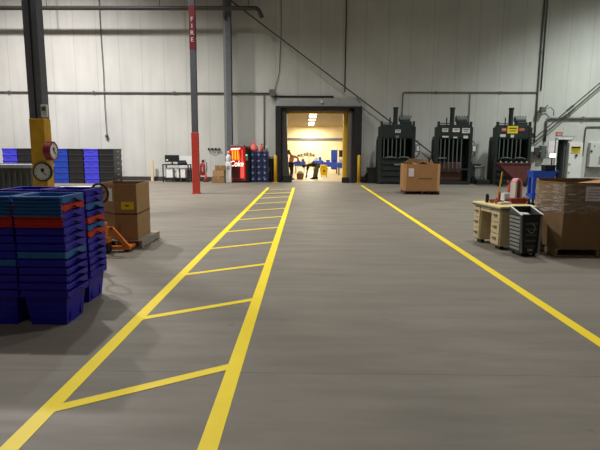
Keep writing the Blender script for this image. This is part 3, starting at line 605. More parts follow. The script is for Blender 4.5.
# ------------------------------------------------------------------ balers
def baler(label, cxx, w, sign, lower):
    t = thing('baler', label, 'baler', (cxx, 23.1, 0)); h = w/2; D = .72
    [MB().bx(x, x+.14, 0, .36, .02, 2.56).bx(x+.002, x+.138, .36, D, .02, 2.14).build('side_frame', 'baler', t, .01) for x in (-h, h-.14)]
    MB().bx(-h+.08, -h+.16, .05, .2, 2.56, 2.80).build('frame_lug', 'baler', t); MB().bx(h-.12, h-.04, .05, .2, 2.56, 2.80).build('frame_lug', 'baler', t)
    MB().bx(-h-.03, -h, .45, D-.02, .02, 2.0).build('guard_channel', 'baler', t, .01)
    MB().bx(-h+.14, h-.14, .02, .5, 2.10, 2.66).build('upper_panel', 'baler', t, .01)
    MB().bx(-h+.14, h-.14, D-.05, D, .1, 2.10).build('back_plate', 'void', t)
    g = thing('gate', '', '', (0, 0, 0)); del g['label'], g['category']; g.parent = t; g.name = 'gate'
    span = w-.5; zb = 1.18 if lower == 'ribs' else .72 if lower == 'open' else 1.18
    for k in range(6):
        x = -h+.24+span*.82*k/5; MB().bx(x-.02, x+.02, .05, .1, zb, 2.10).build('gate_bar', 'baler_bar', g)
    MB().bx(-h+.14, h-.14, .04, .12, 2.04, 2.11).build('gate_rail', 'baler', g); MB().bx(-h+.14, h-.14, -.02, .12, zb-.06, zb).build('gate_rail', 'baler', g)
    if lower == 'open':
        MB().bx(-h+.2, h-.35, .2, .62, .15, 1.0).build('pressed_bale', 'rust', t, .04)
        MB().bx(-h+.14, h-.14, .02, .12, .04, .16).build('sill', 'baler', t); MB().bx(-h+.14, -h+.5, .0, .1, 1.16, 1.22).build('ledge', 'baler_edge', t)
    else:
        d = MB().bx(-h+.14, h-.14, .02, .10, .06, 1.12).build('door', 'baler', t, .01)
        for k in range(4): MB().bx(-h+.16, h-.16, -.03, .02, .12+.26*k, .20+.26*k).build('door_rib', 'baler', d)
        MB().bx(-.1, .16, -.036, -.03, .86, .92).build('door_plate', 'baler_grey', d)
        for s in (-1, 1): MB().path([(s*.3-.22, -.03, 1.18), (s*.3-.1, -.06, 1.22), (s*.3+.1, -.06, 1.22), (s*.3+.25, -.03, 1.18)], .022).build('tie_handle', 'baler_edge', t)
    cyl = MB().tube((-.06, .3, 2.56), (-.06, .3, 3.36), .10, 18).lathe([(.12, 0), (.12, .08)], (-.06, .3, 3.34)).build('ram_cylinder', 'baler', t)
    MB().tube((-.3, .3, 2.56), (-.3, .3, 2.98), .03, 8).build('pressure_line', 'baler', t)
    pu = MB().bx(.18, h-.16, .15, .5, 2.66, 2.80).build('power_unit', 'baler', t, .02)
    MB().tube((.14, .32, 2.90), (h-.22, .32, 2.90), .13, 16).build('motor', 'baler_bar', pu)
    hz = MB()
    for k in range(5): hz.path([(.12+.12*k, .4, 2.80), (.10+.12*k, .36, 3.0), (.16+.12*k, .4, 3.07), (.2+.12*k, .45, 2.98)], .016, 6)
    hz.build('hoses', 'rubber', pu)
    MB().tube((-h+.16, .12, 2.72), (-.1, .12, 2.72), .02).build('rail', 'baler', t)
    # control box and piping on the right side
    cb = MB().bx(h+.05, h+.24, .3, .6, 1.45, 1.80).build('control_box', 'baler_grey', t, .02); MB().bx(h+.12, h+.24, .285, .3, 1.5, 1.72).build('front_plate', 'white', cb)
    MB().path([(h, .5, 1.9), (h+.2, .5, 1.95), (h+.3, .5, 1.7), (h+.28, .5, 1.35), (h+.16, .5, 1.2), (h, .5, 1.25)], .025).build('side_hose', 'baler_bar', t); MB().bx(h, h+.06, .4, .5, 1.4, 1.9).build('side_bracket', 'baler_bar', t)
    for s in (-1, 1): MB().bx(s*(h-.15)-.15, s*(h-.15)+.15, .1, D-.1, 0, .02).build('foot', 'black', t)
    for (x, z, ww, hh, m_) in sign: 
        p = MB().bx(x-ww/2, x+ww/2, .008, .02, z-hh/2, z+hh/2).build('sign_plate', m_, t)
        mk_ = 'ink' if m_ != 'ink_red' else 'sign_white'
        if hh > .12: MB().bx(x-ww*.38, x+ww*.38, .004, .008, z+hh*.12, z+hh*.28).bx(x-ww*.3, x+ww*.3, .004, .008, z-hh*.2, z-hh*.1).build('sign_print', mk_ if m_ != 'sign_yellow' else 'rust', p)
    return t
b1x, b2x, b3x = [at(px, 150, 23.1).x-.815 for px in (415.2, 472.2, 531.2)]
baler('dark vertical baler nearest the dock door, white plate under its ram', b1x, 1.63, [(.02, 2.36, .24, .14, 'sign_white'), (.0, 2.12, .14, .1, 'baler_grey')], 'ribs')
baler('dark vertical baler in the middle, with six pale plates on its head', b2x, 1.63, [(-.42, 2.42, .26, .16, 'sign_white'), (.06, 2.42, .3, .16, 'poster'), (.5, 2.40, .34, .22, 'sign_white'), (-.4, 2.13, .28, .07, 'sign_white'), (.04, 2.10, .18, .06, 'sign_white'), (.5, 2.12, .2, .12, 'sign_white')], 'open')
baler('dark vertical baler at the right, with large yellow sign on its head', b3x, 1.63, [(-.06, 2.45, .46, .32, 'sign_yellow'), (-.44, 2.45, .22, .14, 'ink_red'), (.34, 2.46, .24, .12, 'ink_red'), (-.48, 2.19, .24, .12, 'sign_white'), (-.06, 2.17, .14, .12, 'sign_white')], 'ribs')
# red-brown hopper before baler 3
hp = at(513, 163, 21.9)
hx = at(531, 163, 21.9).x-.70
t = thing('tipping_hopper', 'rusty red brown tipping hopper in front of the right baler', 'hopper', (hx, 21.9, 0))
hpoly = [(-.70, 1.0), (.70, 1.0), (.70, .80), (.50, .22), (.16, .22), (-.44, .76)]
MB().prism(hpoly, (0, .02, 0), (0, -.02, 0)).prism(hpoly, (0, .02, 0), (0, .5, 0)).prism([(.70, 1.0), (.68, 1.0), (.68, .8), (.48, .22), (.50, .22), (.70, .8)], (0, .5, 0)).bx(.16, .50, 0, .5, .22, .24).prism([(-.70, 1.0), (-.67, 1.0), (-.42, .77), (.18, .23), (.16, .22), (-.44, .76)], (0, .5, 0)).build('tub', 'hopper', t)
MB().bx(-.73, .73, -.05, -.02, .98, 1.03).build('lip', 'rust', t)
for y in (.08, .44): MB().bx(-.6, .7, y-.05, y+.05, .08, .14).prism([(.1, .14), (.3, .14), (.4, .3), (.3, .3)], (0, .06, 0), (0, y-.03, 0)).build('base_rail', 'black', t)
for x in (-.45, .55):
    for y in (.08, .44): MB().lathe([(.06, -.03), (.06, .03)], (x, y, .061), (0, 1, 0), 16).build('caster', 'rubber', t)
for k in range(6): MB().lathe([(.04, 0), (.04, .05), (.02, .08)], (-.58+.22*k, .01, 1.003)).build('bolt', 'galv', t)

# tanks and low clutter by the balers
c = at(478, 170, 23.7); t = thing('oil_tank', 'pale grey tank on a low frame between middle and right balers', 'tank', (c.x, 23.7, 0))
MB().bx(-.22, .22, -.25, .25, .32, .78).build('tank_body', 'baler_grey', t, .03); MB().bx(-.26, .24, -.28, .28, .78, .84).build('top', 'galv', t); MB().bx(-.22, .1, -.1, .1, .84, .92).build('pump', 'black', t, .02)
for sx in (-.2, .2):
    for sy in (-.22, .22): MB().bx(sx-.02, sx+.02, sy-.02, sy+.02, 0, .32).build('leg', 'black', t)
c = at(482, 181, 23.5); tag(MB().bx(-.35, .25, -.2, .2, 0, .22).build('timber_block', 'black', loc=(c.x-.02, 23.3, 0), bevel=.01), 'low dark block on the floor between middle and right balers', 'block')
c = at(371.3, 176, 23.9); t = thing('waste_bin', 'dark square bin standing left of the first baler', 'bin', (c.x, 23.95, 0)); MB().shell(rect(.34, .4), 0, rect(.40, .46), .68, .015).build('tub', 'black', t); MB().shell(rect(.42, .49), .68, rect(.42, .49), .72, .03).build('rim', 'black', t)
c = at(363.2, 176, 24.0); t = thing('step_stool', 'low dark metal step beside the right bollard', 'stool', (c.x, 24.1, 0)); MB().bx(-.19, .19, -.18, .18, .48, .54).build('top', 'galv', t)
for sx in (-.16, .16):
    for sy in (-.15, .15): MB().bx(sx-.015, sx+.015, sy-.015, sy+.015, 0, .48).build('leg', 'black', t)
MB().bx(-.14, .14, -.14, .14, .1, .13).build('step', 'black', t)
c = at(422, 176, 23.8); 

# ------------------------------------------------------------------ right end of the wall: booth door, signs, cabinet
t = thing('partition', 'pale flush wall panel beside the small dark doorway, carrying a yellow sign', 'panel', (12.66, WY, 0))
MB().bx(-.30, .33, -.09, -.002, 0.002, 1.92).build('panel', 'white', t, .006); MB().bx(-.27, -.2, -.12, -.09, .5, .56).bx(-.27, -.2, -.12, -.09, .9, .96).build('hinges', 'galv', t); MB().lathe([(.05, 0), (.05, .07)], (.04, -.09, 1.33), (0, -1, 0), 12).build('knob', 'black', t)
t = thing('doorway_frame', 'white frame around the small dark doorway at the right', 'door frame', (12.08, WY, 0)); MB().bx(-.34, -.26, -.06, -.001, 0.002, 2.12).bx(-.34, .42, -.06, -.001, 2.07, 2.16).build('frame', 'white', t); MB().bx(-.30, .52, -.09, -.061, 2.2, 2.23).build('drip_rail', 'galv', t)
t = thing('inner_door', 'dark grey door standing half open inside the small doorway', 'door', (12.28, WY+.12, 0), 0); MB().bx(-.05, 0, 0, .7, 0.01, 2.03).build('leaf', 'col_grey', t); MB().lathe([(.03, 0), (.03, .06)], (-.05, .6, 1.0), (-1, 0, 0), 10).build('knob', 'galv', t)
def sign(label, px, py, ww, hh, m_, bands, y=WY):
    c = at(px, py, y-.02); t = thing('wall_sign', label, 'sign', (c.x, y, c.z)); MB().bx(-ww/2, ww/2, -.02, -.002, -hh/2, hh/2).build('plate', m_, t)
    for (a, b, c_, d, mm) in bands: MB().bx(a*ww, b*ww, -.024, -.02, c_*hh, d*hh).build('print', mm, t)
    return t
sign('yellow caution sign with dark heading on the pale panel', 576, 149.7, .44, .32, 'sign_yellow', [(-.46, .46, .16, .44, 'ink'), (-.4, .35, -.02, .06, 'rust'), (-.4, .4, -.2, -.12, 'rust'), (-.3, .2, -.36, -.3, 'rust')], WY-.09)
sign('small dull red sign above the small doorway', 559.3, 133.8, .30, .18, 'ink_red', [(-.35, .35, .1, .2, 'sign_white'), (-.3, .3, -.25, -.1, 'sign_white')])
tag(MB().bx(11.40, 11.69, WY-.03, WY-.012, 1.22, 2.0).build('notice_board', 'poster'), 'pale pinkish notice board left of the small doorway', 'board')
t = thing('wall_cabinet', 'white shallow cabinet on the wall at the right edge', 'cabinet', (13.28, WY, .8)); MB().bx(0, 1.1, -.22, -.002, 0, 1.12).build('case', 'sign_white', t, .01); MB().bx(-.02, 1.12, -.25, -.002, -.05, 0).build('base', 'col_grey', t); MB().bx(.02, .08, -.26, -.22, .68, .78).build('latch', 'dark_blue', t)
for x in (.18, .45): MB().lathe([(.03, 0), (.03, .02)], (x, -.22, .98), (0, -1, 0), 10).build('bolt', 'galv', t)
MB().bx(.42, .52, -.226, -.22, .1, .5).build('label_strip', 'tote_edge', t)
# electrical gear between baler 3 and the doorway
for i, (px, py, ww, hh, m_, lab) in enumerate(((537, 151, .3, .34, 'pipe_dark', 'dark grey electrical box right of the right baler, at chest height'), (543.5, 152, .28, .6, 'pipe', 'taller grey electrical box beside the notice board'), (534, 134, .16, .08, 'black', 'tiny dark fitting on the brace rods right of the right baler'))):
    c = at(px, py, 24.3); t = thing('electrical_box', lab, 'electrical box', (c.x, WY, c.z-hh/2)); MB().bx(-ww/2, ww/2, -.22, -.002, 0, hh).build('case', m_, t, .02); MB().bx(-ww/2+.03, ww/2-.03, -.235, -.22, .04*hh, .9*hh).build('cover', m_, t); MB().bx(ww/2-.05, ww/2+.02, -.26, -.2, hh*.4, hh*.6).build('switch', 'galv', t)
# blue utility cart with black bin
cc = Vector((6.53, 14.3, 0))
t = thing('utility_cart', 'bright blue plastic utility cart behind the wrapped box', 'cart', (cc.x, 14.3, 0)); CWx = .64
MB().shell(rect(CWx-.06, .34), .80, rect(CWx, .40), .99, .03).build('top_tray', 'cooler_blue', t); MB().shell(rect(CWx-.06, .34), .2, rect(CWx, .40), .36, .03).build('lower_tray', 'cooler_blue', t)
for sx in (-1, 1):
    for sy in (-1, 1):
        MB().bx(sx*(CWx/2-.07)-.05, sx*(CWx/2-.07)+.05, sy*.14-.03, sy*.14+.03, .36, .80).build('leg', 'cooler_blue', t, .015); MB().lathe([(.06, -.02), (.06, .02)], (sx*.24, sy*.12, .06), (0, 1, 0), 14).bx(sx*.24-.02, sx*.24+.02, sy*.12-.03, sy*.12+.03, .07, .2).build('caster', 'rubber', t)
MB().path([(CWx/2-.02, -.14, .93), (CWx/2+.06, -.14, .99), (CWx/2+.06, .14, .99), (CWx/2-.02, .14, .93)], .02).build('push_handle', 'cooler_blue', t)
cb = at(548, 171, 14.3)
t = thing('black_bin', 'black plastic bin sitting in the blue utility cart', 'bin', (cb.x, 14.3, .832)); MB().shell(rect(.24, .24), 0, rect(.28, .28), .30, .012).build('tub', 'black', t); MB().shell(rect(.30, .30), .30, rect(.30, .30), .32, .02).build('rim', 'black', t)
sc = at(553.5, 155.5, 23.8)
t = thing('lit_monitor', 'small glowing screen beside the small dark doorway', 'screen', (sc.x, 23.9, 0)); MB().bx(-.13, .13, -.03, .0, sc.z-.09, sc.z+.09).build('screen', 'screen', t); MB().bx(-.15, .15, 0, .05, sc.z-.11, sc.z+.11).build('housing', 'black', t); MB().tube((0, .03, .03), (0, .03, sc.z-.1), .03).build('stand', 'black', t); MB().bx(-.2, .2, -.15, .2, 0, .03).build('base', 'black', t)

# ------------------------------------------------------------------ desk with clutter, grey tote
dr = math.atan2(.12, .79); DL, DD, DH = .86, .60, .69
Np = Vector((3.01, 7.86, 0)); ux = Vector((math.cos(dr), math.sin(dr), 0)); uy = Vector((-math.sin(dr), math.cos(dr), 0))
dc = Np+ux*(DD/2)+uy*(DL/2)
t = thing('steel_desk', 'small beige steel desk with yellowish top, covered in tools', 'desk', tuple(dc), dr)
MB().prism([(-DD/2-.03, -DL/2-.03), (DD/2+.03, -DL/2-.03), (DD/2+.03, DL/2+.03), (-DD/2-.03, DL/2+.03)], (0, 0, .035), (0, 0, DH-.035), (1, 0, 0), (0, 1, 0)).build('top', 'desk_top', t, .012)
MB().bx(-DD/2-.032, DD/2+.032, -DL/2-.032, DL/2+.032, DH-.055, DH-.035).build('top_edge', 'col_grey', t, .004)
for s, wv in ((1, .22), (-1, .28)):
    y0, y1 = (DL/2-wv, DL/2) if s > 0 else (-DL/2, -DL/2+wv)
    pd = MB().bx(-DD/2+.01, DD/2, y0, y1, .06, DH-.055).build('pedestal', 'desk', t, .01)
    for k in range(3):
        z0 = .08+.18*k; dw = MB().bx(-DD/2-.006, -DD/2+.01, y0+.015, y1-.015, z0, z0+.165).build('drawer', 'desk', t, .004)
        MB().bx(-DD/2-.03, -DD/2-.006, (y0+y1)/2-.05, (y0+y1)/2+.05, z0+.09, z0+.112).build('handle', 'handle', dw, .004)
    for xx in (-DD/2+.09, DD/2-.05): MB().bx(xx-.03, xx+.03, (y0+y1)/2-.07, (y0+y1)/2+.07, 0, .06).build('leg', 'rubber', t)
MB().bx(DD/2-.03, DD/2-.01, -DL/2+.28, DL/2-.22, .2, DH-.055).build('modesty_panel', 'desk', t); MB().bx(-DD/2, -DD/2+.015, -DL/2+.28, DL/2-.22, DH-.13, DH-.055).build('centre_drawer', 'desk', t)
def on_desk(px, py):
    d = R3 @ Vector(((px-300)/FPX, -(py-225)/FPX, -1)); tt = (DH+.001-EYE)/d.z; p = Vector((0, 0, EYE))+d*tt; return p
def dthing(name, label, cat, px, py, rz=0): p = on_desk(px, py); return thing(name, label, cat, (p.x, p.y, DH+.001), rz)
t = dthing('black_can', 'small black can at the left end of the desk top', 'can', 487, 202.3); MB().lathe([(.028, 0), (.028, .12), (.02, .125)], n=16).build('can', 'black', t); MB().lathe([(.022, .125), (.022, .14)], n=16).build('lid', 'rubber', t)
t = dthing('tool_tray', 'low red tray with orange tools near the left of the desk', 'tray', 496.5, 203.2, dr); MB().shell(rect(.12, .22), 0, rect(.14, .24), .05, .006).build('tray', 'red_box', t); MB().bx(-.04, .02, -.08, .08, .012, .04).build('tool_grip', 'orange', t)
t = dthing('tape_gun', 'dark tool with black grip behind the red tray on the desk', 'tool', 500.5, 201.2, .3); MB().bx(-.03, .03, -.09, .09, 0, .05).build('body', 'dark_blue', t, .01); MB().tube((0, .02, .045), (.02, .03, .14), .022).build('grip', 'black', t); MB().lathe([(.03, -.02), (.03, .02)], (0, -.06, .05), (1, 0, 0)).build('roll', 'galv', t)
t = dthing('broom_handle', 'yellow wooden stick standing upright on the desk with orange lower end', 'stick', 497.5, 201.0); MB().tube((0, 0, .014), (.06, .02, .50), .012, 10).build('stick', 'post_yellow', t); MB().tube((0, 0, .002), (.02, .006, .17), .017, 10).build('lower_end', 'orange', t)
t = dthing('white_carton', 'small white box in the middle of the desk', 'box', 506.5, 201.8, .25); MB().bx(-.085, .085, -.05, .05, 0, .15).build('carton', 'white', t, .004); MB().bx(-.085, .085, -.015, .015, .15, .152).build('tape', 'sign_white', t)
t = dthing('spray_bottle', 'orange bottle behind the white box on the desk', 'bottle', 508.5, 200.3); MB().lathe([(.03, 0), (.034, .01), (.034, .22), (.014, .27), (.014, .30)], n=16).build('body', 'coral', t, smooth=True); MB().bx(-.035, .018, -.012, .012, .30, .34).build('trigger', 'red_paint', t)
t = dthing('paper_stack', 'pale stack of papers on the near edge of the desk', 'papers', 502.5, 203.9, dr+.1); MB().bx(-.10, .10, -.09, .09, 0, .03).build('sheets', 'cream', t); MB().bx(-.08, .1, -.07, .1, .03, .036, rot=(0, 0, .1)).build('loose_sheet', 'white', t)
t = dthing('red_case', 'long dark red case on the near right of the desk', 'case', 517, 203.4, dr+.03); MB().bx(-.13, .13, -.055, .055, 0, .085).build('case', 'red_box', t, .008); MB().bx(-.03, .03, -.068, -.06, .03, .06).build('clasp', 'rust', t)
t = dthing('dark_binder', 'dark blue folder lying on the rear right of the desk', 'folder', 513.5, 202.4, dr+.2); MB().bx(-.13, .13, -.06, .06, 0, .05).build('cover', 'dark_blue', t, .006); MB().bx(-.12, .132, -.05, .05, .008, .042).build('pages', 'sign_white', t)
t = dthing('paper_cup', 'white and red paper cup at the right corner of the desk', 'cup', 525.5, 203.2); MB().lathe([(.034, 0), (.045, .11), (.042, .11), (.032, .01)], n=20).build('cup', 'white', t); MB().lathe([(.0385, .035), (.042, .075)], n=20).build('red_band', 'red_paint', t)
# pink wrapped roll standing on its end: an arch with dark core
t = dthing('strap_roll', 'upright pink and white strap roll standing at the back of the desk', 'roll', 515.5, 202.6, .5)
def arch(r, zt, w2):
    return [(-r, 0)]+[(r*math.cos(PI-PI*k/12), zt+r*math.sin(PI*k/12)) for k in range(13)]+[(r, 0)]
outer = arch(.083, .27, 0); inner = arch(.045, .27, 0)
t.location.z += .051
am = MB(); n = len(outer)
for y in (0,):
    A = [am.bm.verts.new((x, -.05, z)) for x, z in outer]; Bv = [am.bm.verts.new((x, -.05, z)) for x, z in inner]; A2 = [am.bm.verts.new((x, .05, z)) for x, z in outer]; B2 = [am.bm.verts.new((x, .05, z)) for x, z in inner]
    for i in range(n-1):
        for q in ((A[i], A[i+1], Bv[i+1], Bv[i]), (A2[i], B2[i], B2[i+1], A2[i+1]), (A[i], A2[i], A2[i+1], A[i+1]), (Bv[i], Bv[i+1], B2[i+1], B2[i])): am.bm.faces.new(q)
    for i in (0, n-1): am.bm.faces.new((A[i], Bv[i], B2[i], A2[i]))
am.build('strap', 'pink', t)
MB().prism([(x*.98, z*.99) for x, z in inner], (0, .06, 0), (0, -.03, 0)).build('core', 'jamb', t); MB().bx(-.086, -.05, -.052, .052, 0, .28).build('white_side', 'white', t)

# grey ribbed tote on wheels
rt = math.atan2(.04, .32); tw, td, th = .325, .34, .64
t = thing('rolling_tote', 'tall grey ribbed plastic tote with bright top edges beside the desk', 'tote', (3.265, 7.555, 0), rt)
MB().shell(rect(tw-.05, td-.05), .05, rect(tw, td), th-.03, .012).build('body', 'black', t)
for k in range(9):
    z = .09+.058*k; f = (z-.05)/(th-.08); hw = (tw-.05)/2+.025*f; hd = (td-.05)/2+.025*f
    MB().bx(-hw-.009, -hw+.004, -hd+.02, hd-.01, z, z+.036).build('side_rib', 'galv', t)
for k in range(5):
    z = .14+.085*k; f = (z-.05)/(th-.08); hw = (tw-.05)/2+.025*f; hd = (td-.05)/2+.025*f
    MB().bx(-hw+.07, hw-.06, -hd-.008, -hd+.004, z, z+.03).build('front_rib', 'grey_rib', t)
for s in (-1, 1): MB().prism([(s*.135-.015, .06), (s*.135+.015, .06), (s*.158+.004, th-.03), (s*.158-.03, th-.03)], (0, .008, 0), (0, -td/2-.006, 0)).build('corner_post', 'steel', t)
MB().path([(-.05, -td/2-.012, .40), (-.02, -td/2-.016, .36), (.03, -td/2-.016, .37), (.05, -td/2-.014, .45), (.0, -td/2-.014, .5)], .006).build('cable_loop', 'tote_edge', t); MB().bx(-.03, .04, -td/2-.006, -td/2+.03, .09, .12).build('latch', 'tote_edge', t)
[MB().tube((x, -td/2-.015, th-.02), (x, td/2+.01, th+.085), .011, 8).build('side_rail', 'white', t) for x in (-tw/2, tw/2)]; MB().bx(-tw/2+.01, tw/2-.01, td/2-.012, td/2, th-.03, th+.075).build('back_panel', 'black', t); [MB().prism([(-td/2, th-.03), (td/2, th-.03), (td/2, th+.07)], (.006, 0, 0), (x-.003, 0, 0), (0, 1, 0), (0, 0, 1)).build('side_cheek', 'grey_rib', t) for x in (-tw/2+.004, tw/2-.004)]
MB().bx(-tw/2+.012, tw/2-.012, -td/2-.01, -td/2+.01, th-.03, th-.008).bx(-tw/2+.012, tw/2-.012, td/2-.01, td/2+.01, th-.03, th-.008).build('end_rail', 'black', t)
for sx in (-1, 1):
    for sy in (-1, 1): MB().lathe([(.028, -.014), (.028, .014)], (sx*.1, sy*.11, .028), (1, 0, 0), 14).build('wheel', 'rubber', t)
t = thing('bundle', 'dark bundle with white paper filling the grey ribbed tote', 'bundle', (3.265, 7.555, .07), rt); MB().bx(-.11, .11, -.11, .11, 0, .50).build('contents', 'black', t, .02); MB().bx(-.06, .09, -.06, .08, .52, .545, rot=(.25, .1, .3)).build('paper', 'white', t)

# ------------------------------------------------------------------ annex: tables, cabinets, lamps, people
for i, Y in enumerate((26.6, 29.3, 32.2, 35.6, 39.5, 43.0)):
    t = thing('ceiling_light', 'white strip lamp on the annex ceiling, %s from the dock door' % NTH[i], 'lamp', (.37, Y, AZ-.12), 0, 'strip lamps in the annex')
    MB().bx(-.24, .24, -.5, .5, .04, .119).build('housing', 'white', t); MB().bx(-.21, .21, -.48, .48, 0, .04).build('diffuser', 'lamp', t)
def table(label, x, Y, w, d, h=.74, n=0):
    t = thing('folding_table', label, 'table', (x, Y, 0), 0, 'blue tables in the annex'); MB().bx(-w/2, w/2, -d/2, d/2, h-.05, h).build('top', 'table_blue', t, .01); MB().bx(-w/2, w/2, -d/2-.006, -d/2, h-.30, h-.02).build('cloth_front', 'table_blue', t)
    for sx in (-1, 1):
        for sy in (-1, 1): MB().tube((sx*(w/2-.1), sy*(d/2-.1), 0), (sx*(w/2-.1), sy*(d/2-.1), h-.05), .025, 8).build('leg', 'col_grey', t)
    return t
c = at(331, 165, 33); table('blue covered table nearer the yellow jamb, long', c.x, 33, .95, .8)
c = at(341.5, 166, 31); table('blue covered table partly hidden by the yellow jamb', c.x+.1, 31, .7, .7)
c = at(300, 165, 34); table('blue covered table at the left behind the brown tub', c.x, 34, .75, .8)
c = at(318, 163, 37); table('blue covered table in the middle of the annex, farthest', c.x, 37, .8, .8)
for i, (px, py, Y, ww, hh, m_) in enumerate(((328, 161, 33, .25, .12, 'cooler_blue'), (334, 160.5, 33, .3, .16, 'tote_blue'), (341.5, 162, 31, .3, .22, 'white'), (298, 162, 34, .22, .1, 'sign_white'), (303, 162, 34, .2, .14, 'grey_rib'), (316, 161, 37, .3, .2, 'dial'), (320, 161, 37, .2, .25, 'cooler_blue'))):
    c = at(px, py, Y)
    cn_ = {'cooler_blue': 'light blue', 'tote_blue': 'deep blue', 'white': 'white', 'sign_white': 'off white', 'grey_rib': 'dark grey', 'dial': 'pale'}[m_]
    t = thing('table_bin', '%s bin on %s in the annex' % (cn_, {33: 'the long blue table', 31: 'the blue table by the yellow jamb', 34: 'the left blue table', 37: 'the farthest blue table'}[Y]), 'bin', (c.x, Y, .742), 0, 'bins on the annex tables')
    MB().shell(rect(ww*.85, .3), 0, rect(ww, .34), hh, .012).build('tub', m_, t)
c = at(334.2, 155, 40); t = thing('blue_cabinet', 'tall blue cabinet at the back of the annex', 'cabinet', (c.x, 40, 0)); MB().bx(-.24, .24, -.25, .25, .04, 1.50).build('case', 'tote_blue', t, .01); MB().bx(-.005, .005, -.255, -.25, .06, 1.46).build('door_gap', 'ink', t); MB().bx(-.2, .2, -.22, .22, 0, .04).build('plinth', 'black', t)
c = at(341.8, 154, 40); t = thing('black_cabinet', 'black cabinet with white lower half at the back of the annex', 'cabinet', (c.x+.05, 40, 0)); MB().bx(-.26, .26, -.25, .25, .95, 1.48).build('upper_case', 'black', t, .01); MB().bx(-.26, .26, -.25, .25, 0, .95).build('lower_case', 'white', t, .01)
for i, (px, ww, hh) in enumerate(((300, .42, .95), (306, .42, 1.0), (312, .44, .98))):
    c = at(px, 160, 42); t = thing('shelf_unit', 'low %s shelving at the back of the annex' % ('left', 'middle', 'right')[i], 'shelf', (c.x, 42, 0), 0, 'low shelving in the annex')
    for z in (.1, .5, hh-.03): MB().bx(-ww/2, ww/2, -.2, .2, z, z+.03).build('board', 'jamb', t)
    for s in (-1, 1): MB().bx(s*ww/2-.015, s*ww/2+.015, -.2, .2, 0, hh).build('side', 'jamb', t)
    for k in range(2): 
        tag(MB().bx(-.1, .1, -.14, .14, 0, .16+.07*((i+k) % 3)).build('shelf_carton', ['grey_rib', 'baler_grey', 'card_dark'][(i+k) % 3], loc=(c.x-.115+.23*k, 42, hh+.001)), '%s carton on the %s annex shelving, %s side' % (['dark grey', 'mid grey', 'brown'][(i+k) % 3], ('left', 'middle', 'right')[i], ('left', 'right')[k]), 'box', 'cartons on the annex shelving')
# tub and mop bucket
c = at(300.3, 178, 27.0); t = thing('brown_tub', 'round brown tub holding a pale bag on the annex floor', 'tub', (c.x, 26.6, 0)); MB().lathe([(.12, 0), (.17, .02), (.2, .28), (.18, .28), (.15, .03)], n=20).build('tub', 'tub', t); MB().lathe([(.14, .2), (.17, .3), (.1, .42), (.03, .46)], n=12).build('bag', 'cream', t, smooth=True)
c = at(323.8, 172, 29.2); t = thing('mop_bucket', 'yellow wheeled mop bucket standing behind the bending person', 'bucket', (c.x, 29.2, 0)); MB().shell(rect(.36, .34), .07, rect(.46, .42), .50, .015).build('tub', 'bucket', t); MB().bx(-.18, .18, -.06, .17, .50, .66).build('wringer', 'bucket', t, .02); MB().bx(-.05, .05, -.215, -.2, .28, .38).build('emblem', 'rust', t); MB().path([(-.05, 0, .62), (-.12, .05, .95), (.06, .05, .97), (.05, 0, .62)], .015).build('handle', 'black', t)
for sx in (-1, 1):
    for sy in (-1, 1): MB().lathe([(.035, -.015), (.035, .015)], (sx*.15, sy*.13, .035), (1, 0, 0), 12).bx(sx*.15-.015, sx*.15+.015, sy*.13-.02, sy*.13+.02, .03, .08).build('wheel', 'rubber', t)

